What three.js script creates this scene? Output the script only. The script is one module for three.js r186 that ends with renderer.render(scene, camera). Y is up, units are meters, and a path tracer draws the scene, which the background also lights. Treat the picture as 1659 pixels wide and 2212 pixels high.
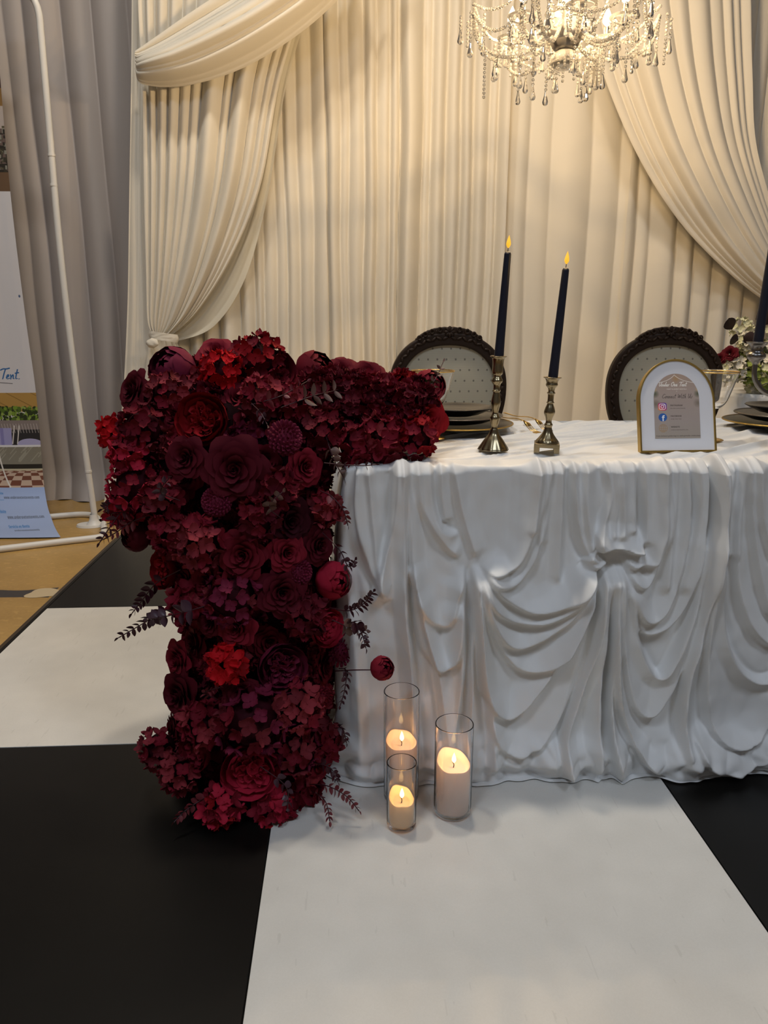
import * as THREE from 'three';
import { mergeGeometries } from 'three/addons/utils/BufferGeometryUtils.js';
import { RoundedBoxGeometry } from 'three/addons/geometries/RoundedBoxGeometry.js';
import { ImprovedNoise } from 'three/addons/math/ImprovedNoise.js';
import { RectAreaLightUniformsLib } from 'three/addons/lights/RectAreaLightUniformsLib.js';

// ---------- camera, exposure, hall lights ----------
const scene = new THREE.Scene();
const camera = new THREE.PerspectiveCamera(2 * Math.atan(1106 / 1600) * 180 / Math.PI, 1659 / 2212, 0.05, 60);
camera.position.set(0, 1.1, 0);
camera.rotation.order = 'YXZ';
camera.rotation.set(-14.3 * Math.PI / 180, -3 * Math.PI / 180, 0);
scene.background = new THREE.Color(0x000000);
const renderer = new THREE.WebGLRenderer({ antialias: true });
renderer.toneMapping = THREE.LinearToneMapping;
renderer.toneMappingExposure = 0.88;
renderer.shadowMap.enabled = true;
RectAreaLightUniformsLib.init();
const HALL_Y = 5.2;
// hall ceiling fixtures: x, z, width, depth, radiance, colour
const HALL_LAMPS = [
  [0.25, -2.5, 0.26, 0.26, 265, [1, 0.85, 0.66]],
  [-1.5, 1.4, 1.1, 1.1, 16.5, [0.66, 0.80, 1]],
  [2.2, 1.4, 1.1, 1.1, 16.5, [0.66, 0.80, 1]],
  [-1.0, -2.3, 0.35, 0.35, 150, [1, 0.95, 0.86]],
];
const CHANDELIER_POWER = 1.2, CANDLE_POWER = 0.013;

// ---------- helpers ----------
let seed = 12345;
const rnd = () => { seed = (seed * 1664525 + 1013904223) >>> 0; return seed / 4294967296; };
const rr = (a, b) => a + (b - a) * rnd();
const reseed = n => { seed = n >>> 0; };
const noise = new ImprovedNoise();
const nz = (x, y, z = 0) => noise.noise(x, y, z);
const V = (x, y, z) => new THREE.Vector3(x, y, z);
const lerp = (a, b, t) => a + (b - a) * t;
const clamp = (x, a = 0, b = 1) => Math.min(b, Math.max(a, x));
const smooth = (a, b, x) => { const t = clamp((x - a) / (b - a)); return t * t * (3 - 2 * t); };
const used = {};
const numbered = n => { const k = used[n] = (used[n] ?? -1) + 1; return k ? n + '_' + String(k).padStart(3, '0') : n; };
function mesh(name, geo, m, parent) {
  const o = new THREE.Mesh(Array.isArray(geo) ? merge(geo) : geo, m);
  o.name = parent && parent !== scene ? name : numbered(name);
  (parent || scene).add(o); return o;
}
function thing(name, label, category, pos = [0, 0, 0], turn = 0, group) {
  const o = new THREE.Group(); o.name = numbered(name); scene.add(o);
  o.position.set(...pos); o.rotation.y = turn; tag(o, label, category, group); return o;
}
function tag(o, label, category, group) { o.userData.label = label; o.userData.category = category; if (group) o.userData.group = group; return o; }
function struct(name, geo, m, parent) { const o = mesh(name, geo, m, parent); if (!parent) o.userData.kind = 'structure'; return o; }
function merge(list) {
  return mergeGeometries(list.map(g => {
    let q = g.index ? g.toNonIndexed() : g.clone();
    for (const k of Object.keys(q.attributes)) if (!['position', 'normal', 'uv'].includes(k)) q.deleteAttribute(k);
    if (!q.attributes.uv) q.setAttribute('uv', new THREE.BufferAttribute(new Float32Array(q.attributes.position.count * 2), 2));
    return q;
  }));
}
function surf(nu, nv, fn, uvs) {
  const p = [], uv = [], idx = [];
  for (let j = 0; j <= nv; j++) for (let i = 0; i <= nu; i++) {
    const q = fn(i / nu, j / nv); p.push(q[0], q[1], q[2]);
    const w = uvs ? uvs(i / nu, j / nv, q) : [i / nu, j / nv]; uv.push(w[0], w[1]);
  }
  for (let j = 0; j < nv; j++) for (let i = 0; i < nu; i++) {
    const a = j * (nu + 1) + i, b = a + 1, c = a + nu + 1, d = c + 1; idx.push(a, c, b, b, c, d);
  }
  const g = new THREE.BufferGeometry();
  g.setAttribute('position', new THREE.Float32BufferAttribute(p, 3));
  g.setAttribute('uv', new THREE.Float32BufferAttribute(uv, 2));
  g.setIndex(idx); g.computeVertexNormals(); return g;
}
const box = (w, h, d, x = 0, y = 0, z = 0, r = 0.004) => new RoundedBoxGeometry(w, h, d, 2, Math.min(r, w / 2.1, h / 2.1, d / 2.1)).translate(x, y, z);
const lathe = (pts, n = 48) => new THREE.LatheGeometry(pts.map(p => new THREE.Vector2(p[0], p[1])), n);
const smoothLathe = (pts, n = 48, m = 80) => new THREE.LatheGeometry(new THREE.SplineCurve(pts.map(p => new THREE.Vector2(p[0], p[1]))).getPoints(m), n);
const tube = (pts, r, n = 32, k = 8, closed = false) => new THREE.TubeGeometry(new THREE.CatmullRomCurve3(pts.map(p => p.isVector3 ? p : V(...p)), closed), n, r, k, closed);
const ball = (r, x, y, z, sx = 1, sy = 1, sz = 1, n = 10) => new THREE.SphereGeometry(r, n, Math.max(6, n - 3)).scale(sx, sy, sz).translate(x, y, z);
const std = (color, roughness = 0.8, metalness = 0, more = {}) => new THREE.MeshStandardMaterial({ color, roughness, metalness, side: THREE.DoubleSide, ...more });
const phys = (color, roughness, more = {}) => new THREE.MeshPhysicalMaterial({ color, roughness, side: THREE.DoubleSide, ...more });
const lin = (r, g, b) => new THREE.Color().setRGB(r, g, b);
function canvasTex(w, h, draw, srgb = true) {
  const c = document.createElement('canvas'); c.width = w; c.height = h; draw(c.getContext('2d'), w, h);
  const t = new THREE.CanvasTexture(c); if (srgb) t.colorSpace = THREE.SRGBColorSpace; t.anisotropy = 4; return t;
}
function dataTex(n, fn, srgb = true) {
  const d = new Uint8Array(n * n * 4);
  for (let y = 0; y < n; y++) for (let x = 0; x < n; x++) { const q = fn(x / n, y / n); const o = (y * n + x) * 4; d[o] = q[0]; d[o + 1] = q[1]; d[o + 2] = q[2]; d[o + 3] = 255; }
  const t = new THREE.DataTexture(d, n, n); t.magFilter = THREE.LinearFilter; t.minFilter = THREE.LinearFilter;
  t.wrapS = t.wrapT = THREE.RepeatWrapping; if (srgb) t.colorSpace = THREE.SRGBColorSpace; t.needsUpdate = true; return t;
}

// ---------- materials ----------
const weave = dataTex(256, (x, y) => { const v = 128 + 50 * Math.sin(x * 256 * Math.PI / 2) * Math.sin(y * 256 * Math.PI / 2) + (rnd() - 0.5) * 60; return [v, v, v]; }, false);
weave.repeat.set(14, 14);
const M = {
  ivory: phys(lin(0.78, 0.73, 0.63), 0.62, { sheen: 0.3, sheenRoughness: 0.5, sheenColor: lin(1, 0.95, 0.85), bumpMap: weave, bumpScale: 0.0002 }),
  ivoryThin: phys(lin(0.80, 0.76, 0.64), 0.8, { transmission: 0.25, thickness: 0 }),
  grey: phys(lin(0.44, 0.40, 0.385), 0.55, { sheen: 0.3, sheenRoughness: 0.5, bumpMap: weave, bumpScale: 0.0002 }),
  cloth: phys(lin(0.80, 0.80, 0.79), 0.5, { sheen: 0.3, sheenRoughness: 0.4, bumpMap: weave, bumpScale: 0.00015 }),
  whitePlastic: std(lin(0.78, 0.77, 0.74), 0.35),
  brass: std(lin(0.30, 0.245, 0.15), 0.27, 1),
  pewter: std(lin(0.22, 0.21, 0.20), 0.3, 1),
  gold: std(lin(0.85, 0.56, 0.18), 0.25, 1),
  frameGold: std(lin(0.50, 0.33, 0.09), 0.35, 1),
  navy: phys(lin(0.006, 0.008, 0.022), 0.45),
  black: phys(lin(0.012, 0.011, 0.012), 0.28, { clearcoat: 0.4, clearcoatRoughness: 0.3 }),
  walnut: phys(lin(0.028, 0.015, 0.009), 0.5, { specularIntensity: 0.5 }),
  glass: phys(0xffffff, 0.02, { transmission: 1, thickness: 0.004, ior: 1.48 }),
  crystal: phys(lin(1, 0.98, 0.94), 0.03, { transmission: 0.9, thickness: 0.01, ior: 1.6 }),
  chrome: std(lin(0.55, 0.52, 0.48), 0.18, 1),
  wax: phys(lin(0.96, 0.93, 0.92), 0.6, { transmission: 0.42, thickness: 0 }),
  waxCream: phys(lin(0.90, 0.85, 0.66), 0.6, { transmission: 0.42, thickness: 0 }),
  wick: std(lin(0.02, 0.015, 0.01), 0.9),
  flame: std(0x000000, 1, 0, { emissive: lin(1, 0.62, 0.25), emissiveIntensity: 6 }),
  led: std(lin(0.5, 0.3, 0.05), 0.5, 0, { emissive: lin(1, 0.50, 0.03), emissiveIntensity: 1.1 }),
  bulb: std(0x000000, 0.4, 0, { emissive: lin(1, 0.84, 0.6), emissiveIntensity: 14 }),
  lampFace: std(0x000000, 0.6, 0, { emissive: lin(1, 0.98, 0.95), emissiveIntensity: 4 }),
  plaster: std(lin(0.42, 0.42, 0.44), 0.9),
  dark: std(lin(0.05, 0.05, 0.055), 0.9),
  leafGreen: std(lin(0.07, 0.10, 0.025), 0.7),
};

// ---------- the hall ----------
const floorTex = dataTex(1024, (x, y) => {
  const X = x * 6, Y = y * 6;
  let v = 0.5 + 0.28 * nz(X * 0.7, Y * 0.7, 1) + 0.18 * nz(X * 2.2, Y * 2.2, 5) + 0.10 * nz(X * 7, Y * 7, 9);
  const fine = (rnd() - 0.5) * 0.10, fleck = nz(X * 22, Y * 55, 3) > 0.42 ? 0.18 : 0; v = clamp(v + fine + fleck);
  return [lerp(132, 222, v), lerp(102, 182, v), lerp(52, 112, v)];
});
floorTex.repeat.set(1 / 6, 1 / 6);
const concrete = phys(0xffffff, 0.34, { map: floorTex });
const slab = (x0, x1, z0, z1, y0, y1) => new THREE.BoxGeometry(x1 - x0, y1 - y0, z1 - z0).translate((x0 + x1) / 2, (y0 + y1) / 2, (z0 + z1) / 2);
{
  const g = slab(-7, 7, -6.2, 6.2, -0.18, -0.03), p = g.attributes.position, u = g.attributes.uv;
  for (let i = 0; i < p.count; i++) u.setXY(i, p.getX(i), p.getZ(i));
  const fl = struct('floor', g, concrete);
  // a dark crack across the slab with a pale filler patch at its end
  const crack = surf(40, 4, (s, t) => {
    const x = lerp(-2.3, -1.27, s), w = 0.055 + 0.03 * nz(x * 6, 2.2) + 0.012 * nz(x * 40, t * 3);
    return [x, -0.0295 - (Math.abs(t - 0.5) > 0.45 ? 0.0006 : 0), -3.09 + 0.05 * nz(x * 3, 7.7) + (t - 0.5) * w * 2];
  });
  struct('floor_crack', crack, std(lin(0.052, 0.046, 0.045), 0.6), fl);
  const patch = new THREE.CircleGeometry(1, 24); const pp = patch.attributes.position;
  for (let i = 0; i < pp.count; i++) { const a = Math.atan2(pp.getY(i), pp.getX(i)), q = Math.hypot(pp.getX(i), pp.getY(i)) * (1 + 0.2 * Math.sin(a * 3 + 1)); pp.setXYZ(i, Math.cos(a) * q * 0.085, 0, Math.sin(a) * q * 0.055); }
  patch.translate(-1.30, -0.0288, -3.085); patch.computeVertexNormals();
  struct('floor_patch', patch, std(lin(0.52, 0.42, 0.27), 0.7), fl);
}
struct('ceiling', slab(-7, 7, -6.2, 6.2, 5.4, 5.55), M.plaster);
struct('wall_left', slab(-7.15, -7, -6.2, 6.2, -0.18, 5.55), M.plaster);
struct('wall_right', slab(7, 7.15, -6.2, 6.2, -0.18, 5.55), M.plaster);
struct('wall_back', slab(-7.15, 7.15, -6.35, -6.2, -0.18, 5.55), M.plaster);
struct('wall_front', slab(-7.15, 7.15, 6.2, 6.35, -0.18, 5.55), M.plaster);
const lampPlace = ['directly above the dining table', 'in front of the display on the left', 'in front of the display on the right', 'above the left white floor panel'];
HALL_LAMPS.forEach(([x, z, w, d, I, c], n) => {
  const t = thing('ceiling_lamp', 'square white hall ceiling lamp ' + lampPlace[n], 'ceiling lamp', [x, HALL_Y, z], 0, 'hall ceiling lamps');
  mesh('housing', [box(w + 0.06, 0.05, d + 0.06, 0, 0.045, 0), new THREE.CylinderGeometry(0.012, 0.012, 0.14, 10).translate(0, 0.13, 0)], M.whitePlastic, t);
  mesh('diffuser', box(w, 0.02, d, 0, 0.012, 0), M.lampFace, t);
  const L = new THREE.RectAreaLight(lin(...c), I, w, d); L.position.set(0, -0.012, 0); L.rotation.x = -Math.PI / 2; L.name = 'light'; t.add(L);
});

// ---------- chequered dance floor ----------
const scuffs = (base, amp, sx) => dataTex(512, (x, y) => {
  const v = base + amp * (0.5 * nz(x * 5, y * 5, sx) + 0.3 * nz(x * 18, y * 18, sx + 2)) + (nz(x * 150, y * 16, sx) > 0.62 ? -amp * 0.6 : 0) + (rnd() - 0.5) * amp * 0.25;
  return [v + 2, v, v - 6];
});
const whiteVinyl = [1, 2].map(k => phys(0xffffff, 0.32, { map: scuffs(212, 14, k * 9.3), bumpMap: scuffs(128, 60, k * 3.1), bumpScale: 0.0004 }));
const blackVinyl = [1, 2].map(k => phys(lin(0.26, 0.26, 0.31), 0.36, { specularIntensity: 0.6, map: scuffs(34, 8, k * 5.7) }));
{
  const stage = new THREE.Group(); stage.name = 'floor_stage'; stage.userData.kind = 'structure'; scene.add(stage);
  const xs = [-1.197, -0.180, 0.776, 1.78, 2.79], zs = [-3.84, -2.832, -1.816, -0.81, 0.2];
  for (let i = 0; i < 4; i++) for (let j = 0; j < 4; j++) {
    const white = (i + j) % 2 === 1;
    const g = box(xs[i + 1] - xs[i] - 0.003, 0.029, zs[j + 1] - zs[j] - 0.003, (xs[i] + xs[i + 1]) / 2, -0.0145, (zs[j] + zs[j + 1]) / 2, 0.0015);
    const p = g.attributes.position, u = g.attributes.uv; for (let k = 0; k < p.count; k++) u.setXY(k, (p.getX(k) - xs[i]) * 0.96 + 0.01, (p.getZ(k) - zs[j]) * 0.96 + 0.01);
    struct('floor_panel', g, (white ? whiteVinyl : blackVinyl)[j % 2], stage);
  }
  const ramp = (a, b, y) => new THREE.ExtrudeGeometry(new THREE.Shape([[0, -0.03], [0.055, -0.03], [0.055, -0.002], [0.045, 0], [0.006, -0.022]].map(q => new THREE.Vector2(...q))), { depth: b - a, bevelEnabled: false });
  struct('edge_strip', ramp(-3.895, 0.255).translate(-1.2545, 0, -3.895), blackVinyl[0], stage);
  struct('edge_strip', ramp(-1.197, 2.79).rotateY(-Math.PI / 2).scale(-1, 1, 1).translate(-1.197, 0, -3.8975), blackVinyl[0], stage);
}

// ---------- draped fabric ----------
function pleats(a, b, lo, hi) {             // rounded tubes with sharp valleys, uneven widths
  const e = [a]; while (e[e.length - 1] < b) e.push(e[e.length - 1] + lo * Math.pow(hi / lo, rnd()));
  const A = e.map(() => rr(0.55, 1.2)), k = e.map(() => rr(0.35, 0.65));
  return x => {
    let i = 0; while (i < e.length - 2 && x > e[i + 1]) i++;
    const w = e[i + 1] - e[i], t = clamp((x - e[i]) / w), q = t < k[i] ? t / k[i] / 2 : 0.5 + (t - k[i]) / (1 - k[i]) / 2;
    return A[i] * w * Math.pow(Math.sin(Math.PI * q), 0.8);
  };
}
const uvM = (u, v, q) => [q[0] + q[2] * 0.7, q[1]];
function hangCurtain(x0, x1, y0, y1, z, lo, hi, depth, flare = 0, puddle = 0.08) {
  const f = pleats(x0 - 0.3, x1 + 0.3, lo, hi), nu = Math.ceil((x1 - x0) / 0.007), sd = rr(0, 50);
  return surf(nu, 48, (s, t) => {
    const x = lerp(x0, x1, s), y = lerp(y1, y0, t), wob = 0.035 * nz(x * 1.2, y * 0.8, sd) * t + 0.01 * nz(x * 5, y * 1.6, sd + 3);
    const low = smooth(0.14, 0, y - y0);
    return [x + flare * Math.pow(t, 3) * (s - 1), y + low * 0.012 * (nz(x * 14, 1, sd) + 0.3), z + depth * (0.75 + 0.35 * t) * f(x + wob) + 0.02 * nz(x * 2, y * 0.7, sd + 9) + puddle * low * (0.6 + 0.5 * nz(x * 6, y * 9, sd))];
  }, uvM);
}
// drape between two edge curves (same number of points, top to bottom); folds run along the curves
function drape(Lc, Rc, nf, depth, zf, nu = 160, nv = 90, gather = 0) {
  const L = new THREE.SplineCurve(Lc.map(p => new THREE.Vector2(...p))), R = new THREE.SplineCurve(Rc.map(p => new THREE.Vector2(...p)));
  const f = pleats(-0.1, 1.1, 0.45 / nf, 1.75 / nf), sd = rr(0, 60);
  return surf(nu, nv, (s, t) => {
    const a = L.getPoint(t), b = R.getPoint(t), w = a.distanceTo(b), ss = s + 0.012 * nz(s * 4, t * 3, sd) * (gather ? 1 : 2);
    const h = f(clamp(ss)) * w * depth;
    return [lerp(a.x, b.x, s), lerp(a.y, b.y, s), zf(s, t) + h * (1 + gather * smooth(0.7, 1, t)) + 0.012 * nz(s * 3, t * 4, sd)];
  }, uvM);
}
reseed(77);
tag(mesh('grey_curtain', hangCurtain(-3.9, -0.6, -0.028, 3.6, -4.92, 0.07, 0.24, 0.30, 0, 0.10), M.grey),
  'long dull grey curtain hanging to the concrete floor behind the white pole', 'curtain');
// four ivory panels side by side form the backdrop
reseed(8);
const panelX = [-1.02, -.104, .938, 1.683, 3.4];
const panelLabels = ['ivory backdrop curtain panel behind the tied-back drape at left', 'ivory backdrop curtain panel with many narrow pleats behind the left chair',
  'smooth ivory backdrop curtain panel behind the two navy candles and chandelier', 'ivory backdrop curtain panel behind the right chair and the diagonal swag'];
for (let i = 0; i < 4; i++) {
  const [lo, hi, d] = [[0.05, 0.13, 0.7], [0.045, 0.13, 0.8], [0.12, 0.30, 0.2], [0.08, 0.18, 0.45]][i];
  tag(mesh('backdrop_curtain', hangCurtain(panelX[i] - 0.01, panelX[i + 1] + 0.01, -0.028, 3.6, -4.64 + (i % 2) * 0.012, lo, hi, d, 0, 0.03), M.ivory), panelLabels[i], 'curtain', 'ivory backdrop panels');
}
// narrow ivory leg curtain at the left edge, spreading onto the floor
tag(mesh('side_curtain', drape([[-1.044, 3.283], [-1.096, 2.746], [-1.139, 2.306], [-1.198, 1.722], [-1.264, 1.095], [-1.34, .56], [-1.458, .036]], [[-.942, 3.286], [-.987, 2.748], [-1.023, 2.308], [-1.071, 1.723], [-1.108, 1.095], [-1.135, .558], [-1.147, .032]], 5, 0.22, (s, t) => -4.52 + 0.12 * smooth(0.85, 1, t), 60, 60), M.ivory),
  'narrow ivory curtain strip between the grey curtain and tied drape, pooling on floor', 'curtain');
reseed(21);
{ // tied-back drape at left
  const t = thing('tied_drape', 'ivory drape at left gathered by a tieback above the red flowers', 'drape');
  mesh('drape_panel', drape([[-1.007, 3.255], [-1.045, 2.725], [-1.057, 2.336], [-1.087, 1.833], [-1.112, 1.398], [-1.125, 1.121], [-1.103, 1.039]], [[-.025, 3.28], [-.191, 2.741], [-.33, 2.346], [-.452, 1.839], [-.637, 1.45], [-.832, 1.177], [-.988, 1.038]], 9, 0.72, (s, q) => -4.47 + 0.04 * Math.sin(Math.PI * s) * (1 - q), 220, 110, 0.5), M.ivory, t);
  mesh('hem_lining', drape([[-.214, 3.295], [-.327, 2.753], [-.391, 2.357], [-.513, 1.845], [-.713, 1.452], [-.913, 1.178], [-1.055, 1.033]], [[.011, 3.301], [-.161, 2.757], [-.304, 2.336], [-.417, 1.81], [-.566, 1.352], [-.76, 1.082], [-.983, .996]], 3, 0.12, () => -4.52, 40, 60), M.ivoryThin, t);
  mesh('drape_tail', drape([[-1.109, 1.028], [-1.132, .94], [-1.182, .701], [-1.228, .401], [-1.278, .048]], [[-.978, 1.028], [-.952, .939], [-.931, .7], [-.923, .399], [-.923, .043]], 5, 0.3, (s, q) => -4.45, 70, 50), M.ivory, t);
  const [tx, ty] = [-1.037, 1.026];
  const band = surf(48, 8, (s, q) => { const a = s * Math.PI * 2; return [tx + Math.cos(a) * (0.078 + 0.006 * Math.sin(q * Math.PI)), ty + (q - 0.5) * 0.045 - Math.cos(a) * 0.012, -4.44 + Math.sin(a) * 0.05 + 0.004 * nz(s * 30, q * 5)]; });
  mesh('tieback', band, M.ivory, t);
  const kn = ball(0.032, 0, 0, 0, 1.1, 0.8, 0.7, 18), kp = kn.attributes.position;
  for (let i = 0; i < kp.count; i++) { const s = 1 + 0.22 * nz(kp.getX(i) * 60, kp.getY(i) * 60, kp.getZ(i) * 60); kp.setXYZ(i, kp.getX(i) * s, kp.getY(i) * s, kp.getZ(i) * s); }
  kn.computeVertexNormals(); mesh('tieback_knot', kn.translate(tx - 0.05, ty - 0.035, -4.37), M.ivory, t);
}
reseed(31);
{ // swag across the top left, gathered at its left end: edges run left to right
  const up = [[-1.055, 2.457], [-1.024, 2.475], [-.915, 2.539], [-.734, 2.646], [-.495, 2.785], [-.212, 2.972], [.067, 3.214]], dn = [[-1.061, 2.36], [-1.026, 2.301], [-.826, 2.295], [-.562, 2.364], [-.297, 2.496], [-.045, 2.676], [.296, 3.004]];
  const g = drape(dn, up, 8, 0.42, (s, t) => -4.34 + 0.12 * Math.sin(Math.PI * Math.min(1, s * 1.2)) * smooth(0, 0.35, t), 130, 110);
  tag(mesh('swag', g, M.ivory), 'ivory swag sweeping across the top of the tied-back left drape', 'drape');
}
reseed(47);
{ // broad diagonal drape at right
  const g = drape([[1.131, 3.271], [1.273, 2.825], [1.416, 2.417], [1.646, 2.009], [1.936, 1.652], [2.259, 1.374], [2.56, 1.179]], [[2.112, 3.296], [2.182, 2.843], [2.245, 2.429], [2.32, 2.064], [2.492, 1.681], [2.657, 1.381], [2.776, 1.226]], 9, 0.40, (s, t) => -4.44 + 0.09 * Math.sin(Math.PI * s), 220, 110, 0.4);
  const t = thing('diagonal_drape', 'broad ivory drape falling diagonally to the right behind the chandelier', 'drape');
  mesh('drape_panel', g, M.ivory, t);
  mesh('drape_tail', drape([[2.557, 1.2], [2.59, 1.042], [2.631, .663], [2.689, .017]], [[2.782, 1.226], [2.861, 1.042], [2.948, .661], [3.108, .012]], 5, 0.3, () => -4.42, 60, 40), M.ivory, t);
  const [tx, ty] = [2.675, 1.195];
  mesh('tieback', surf(40, 6, (s, q) => { const a = s * Math.PI * 2; return [tx + Math.cos(a) * 0.14, ty + (q - 0.5) * 0.05 - Math.cos(a) * 0.02, -4.39 + Math.sin(a) * 0.07]; }), M.ivory, t);
}

// ---------- white tube display frame ----------
{
  const t = thing('display_frame', 'white tubular display frame with bent top pole and floor tubes beside banner', 'display stand');
  const zf = -4.2, r = 0.017;
  mesh('pole', tube([[-1.444, -.01, -4.2], [-1.477, .85, -4.2], [-1.486, 1.519, -4.2], [-1.477, 2.136, -4.2], [-1.472, 2.487, -4.2], [-1.472, 2.568, -4.2], [-1.488, 2.627, -4.2], [-1.539, 2.673, -4.2], [-1.726, 2.724, -4.2], [-2.501, 2.724, -4.2]], r, 120, 12), M.whitePlastic, t);
  for (const q of [[-1.455, .288, -4.2], [-1.481, 1.932, -4.2], [-1.485, 1.79, -4.2]]) mesh('joint_collar', new THREE.CylinderGeometry(r * 1.12, r * 1.12, 0.012, 16).translate(...q), M.whitePlastic, t);
  const [fx, fz] = [-1.449, -4.191];
  const plate = new THREE.CylinderGeometry(0.075, 0.08, 0.012, 28).scale(1, 1, 0.75).translate(fx - 0.02, -0.023, fz);
  const cone = smoothLathe([[0.045, 0], [0.034, 0.012], [0.024, 0.03], [0.0185, 0.06]], 20, 12).translate(fx, -0.02, fz);
  mesh('foot_plate', [plate, cone], M.whitePlastic, t);
  mesh('floor_tube', tube([[fx + 0.06, -0.012, fz + 0.02], [fx + 0.12, -0.012, -3.98], [fx + 0.13, -0.012, -3.90], [fx + 0.06, -0.012, -3.86], [-1.461, -.012, -3.831], [-1.76, -.012, -3.698], [-2.297, -.012, -3.459]], r, 80, 12), M.whitePlastic, t);
  mesh('floor_tube', tube([[fx + 0.03, -0.012, fz - 0.03], [-1.515, -.012, -4.369], [-1.591, -.012, -4.396], [-1.704, -.012, -4.368], [-1.866, -.012, -4.301], [-2.533, -.012, -4.048]], r, 60, 12), M.whitePlastic, t);
}

// ---------- printed banner ----------
// brush script drawn as strokes, letters in a unit box, x-height 0.45
const GLYPH = {
  U: [[[0, .85], [.12, .95], [.14, .7], [.08, .3], [.16, .02], [.34, .1], [.46, .5], [.54, .95]], [[.54, .95], [.46, .4], [.5, .05], [.62, .08]]],
  O: [[[.42, .92], [.15, .85], [.02, .4], [.14, .02], [.4, .05], [.58, .5], [.5, .88], [.3, .85]]],
  T: [[[0, .82], [.2, .95], [.45, .9], [.75, .98]], [[.42, .92], [.3, .5], [.24, .02]]],
  C: [[[.55, .8], [.42, .95], [.15, .75], [.03, .3], [.16, .02], [.4, .08], [.54, .22]]],
  W: [[[0, .85], [.1, .9], [.1, .4], [.14, .02], [.3, .4], [.4, .8], [.4, .3], [.46, .02], [.66, .5], [.76, .95]]],
  n: [[[0, .42], [.06, .2], [.06, 0]], [[.06, .2], [.18, .44], [.26, .4], [.24, .05], [.34, .06]]],
  d: [[[.26, .36], [.1, .42], [.01, .15], [.1, 0], [.24, .2], [.38, .95]], [[.34, .8], [.26, .2], [.28, .02], [.4, .08]]],
  e: [[[.02, .2], [.2, .26], [.22, .42], [.08, .42], [.02, .15], [.12, 0], [.3, .12]]],
  r: [[[0, .4], [.06, .2], [.05, 0]], [[.06, .2], [.16, .42], [.28, .4]]],
  t: [[[.16, .85], [.07, .3], [.08, .02], [.22, .08]], [[0, .55], [.28, .6]]],
  o: [[[.18, .42], [.02, .3], [.04, .02], [.2, .06], [.24, .32], [.16, .42], [.34, .36]]],
  c: [[[.24, .36], [.12, .44], [.01, .2], [.1, 0], [.3, .12]]],
  i: [[[.02, .42], [.02, .1], [.08, 0], [.18, .1]], [[.1, .6], [.12, .63]]],
  h: [[[.14, .95], [.06, .4], [.04, 0]], [[.05, .2], [.16, .44], [.25, .38], [.22, .04], [.34, .08]]],
  s: [[[.22, .42], [.08, .36], [.16, .2], [.12, 0], [0, .04]]],
  '.': [[[.02, .02], [.05, .04]]],
};
function script(c, text, x, y, size, color, lw = 0.075) {
  c.strokeStyle = color; c.lineCap = c.lineJoin = 'round'; c.lineWidth = size * lw;
  for (const ch of text) {
    const g = GLYPH[ch]; if (!g) { x += size * 0.3; continue; }
    let w = 0;
    for (const st of g) {
      const P = st.map(([a, b]) => { w = Math.max(w, a); return [x + (a + b * 0.22) * size, y - b * size]; });
      c.beginPath(); c.moveTo(...P[0]);
      for (let i = 1; i < P.length - 1; i++) c.quadraticCurveTo(P[i][0], P[i][1], (P[i][0] + P[i + 1][0]) / 2, (P[i][1] + P[i + 1][1]) / 2);
      c.lineTo(...P[P.length - 1]); c.stroke();
    }
    x += (w + (ch === 'T' ? -0.22 : 0.06)) * size;
  }
  return x;
}
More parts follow.
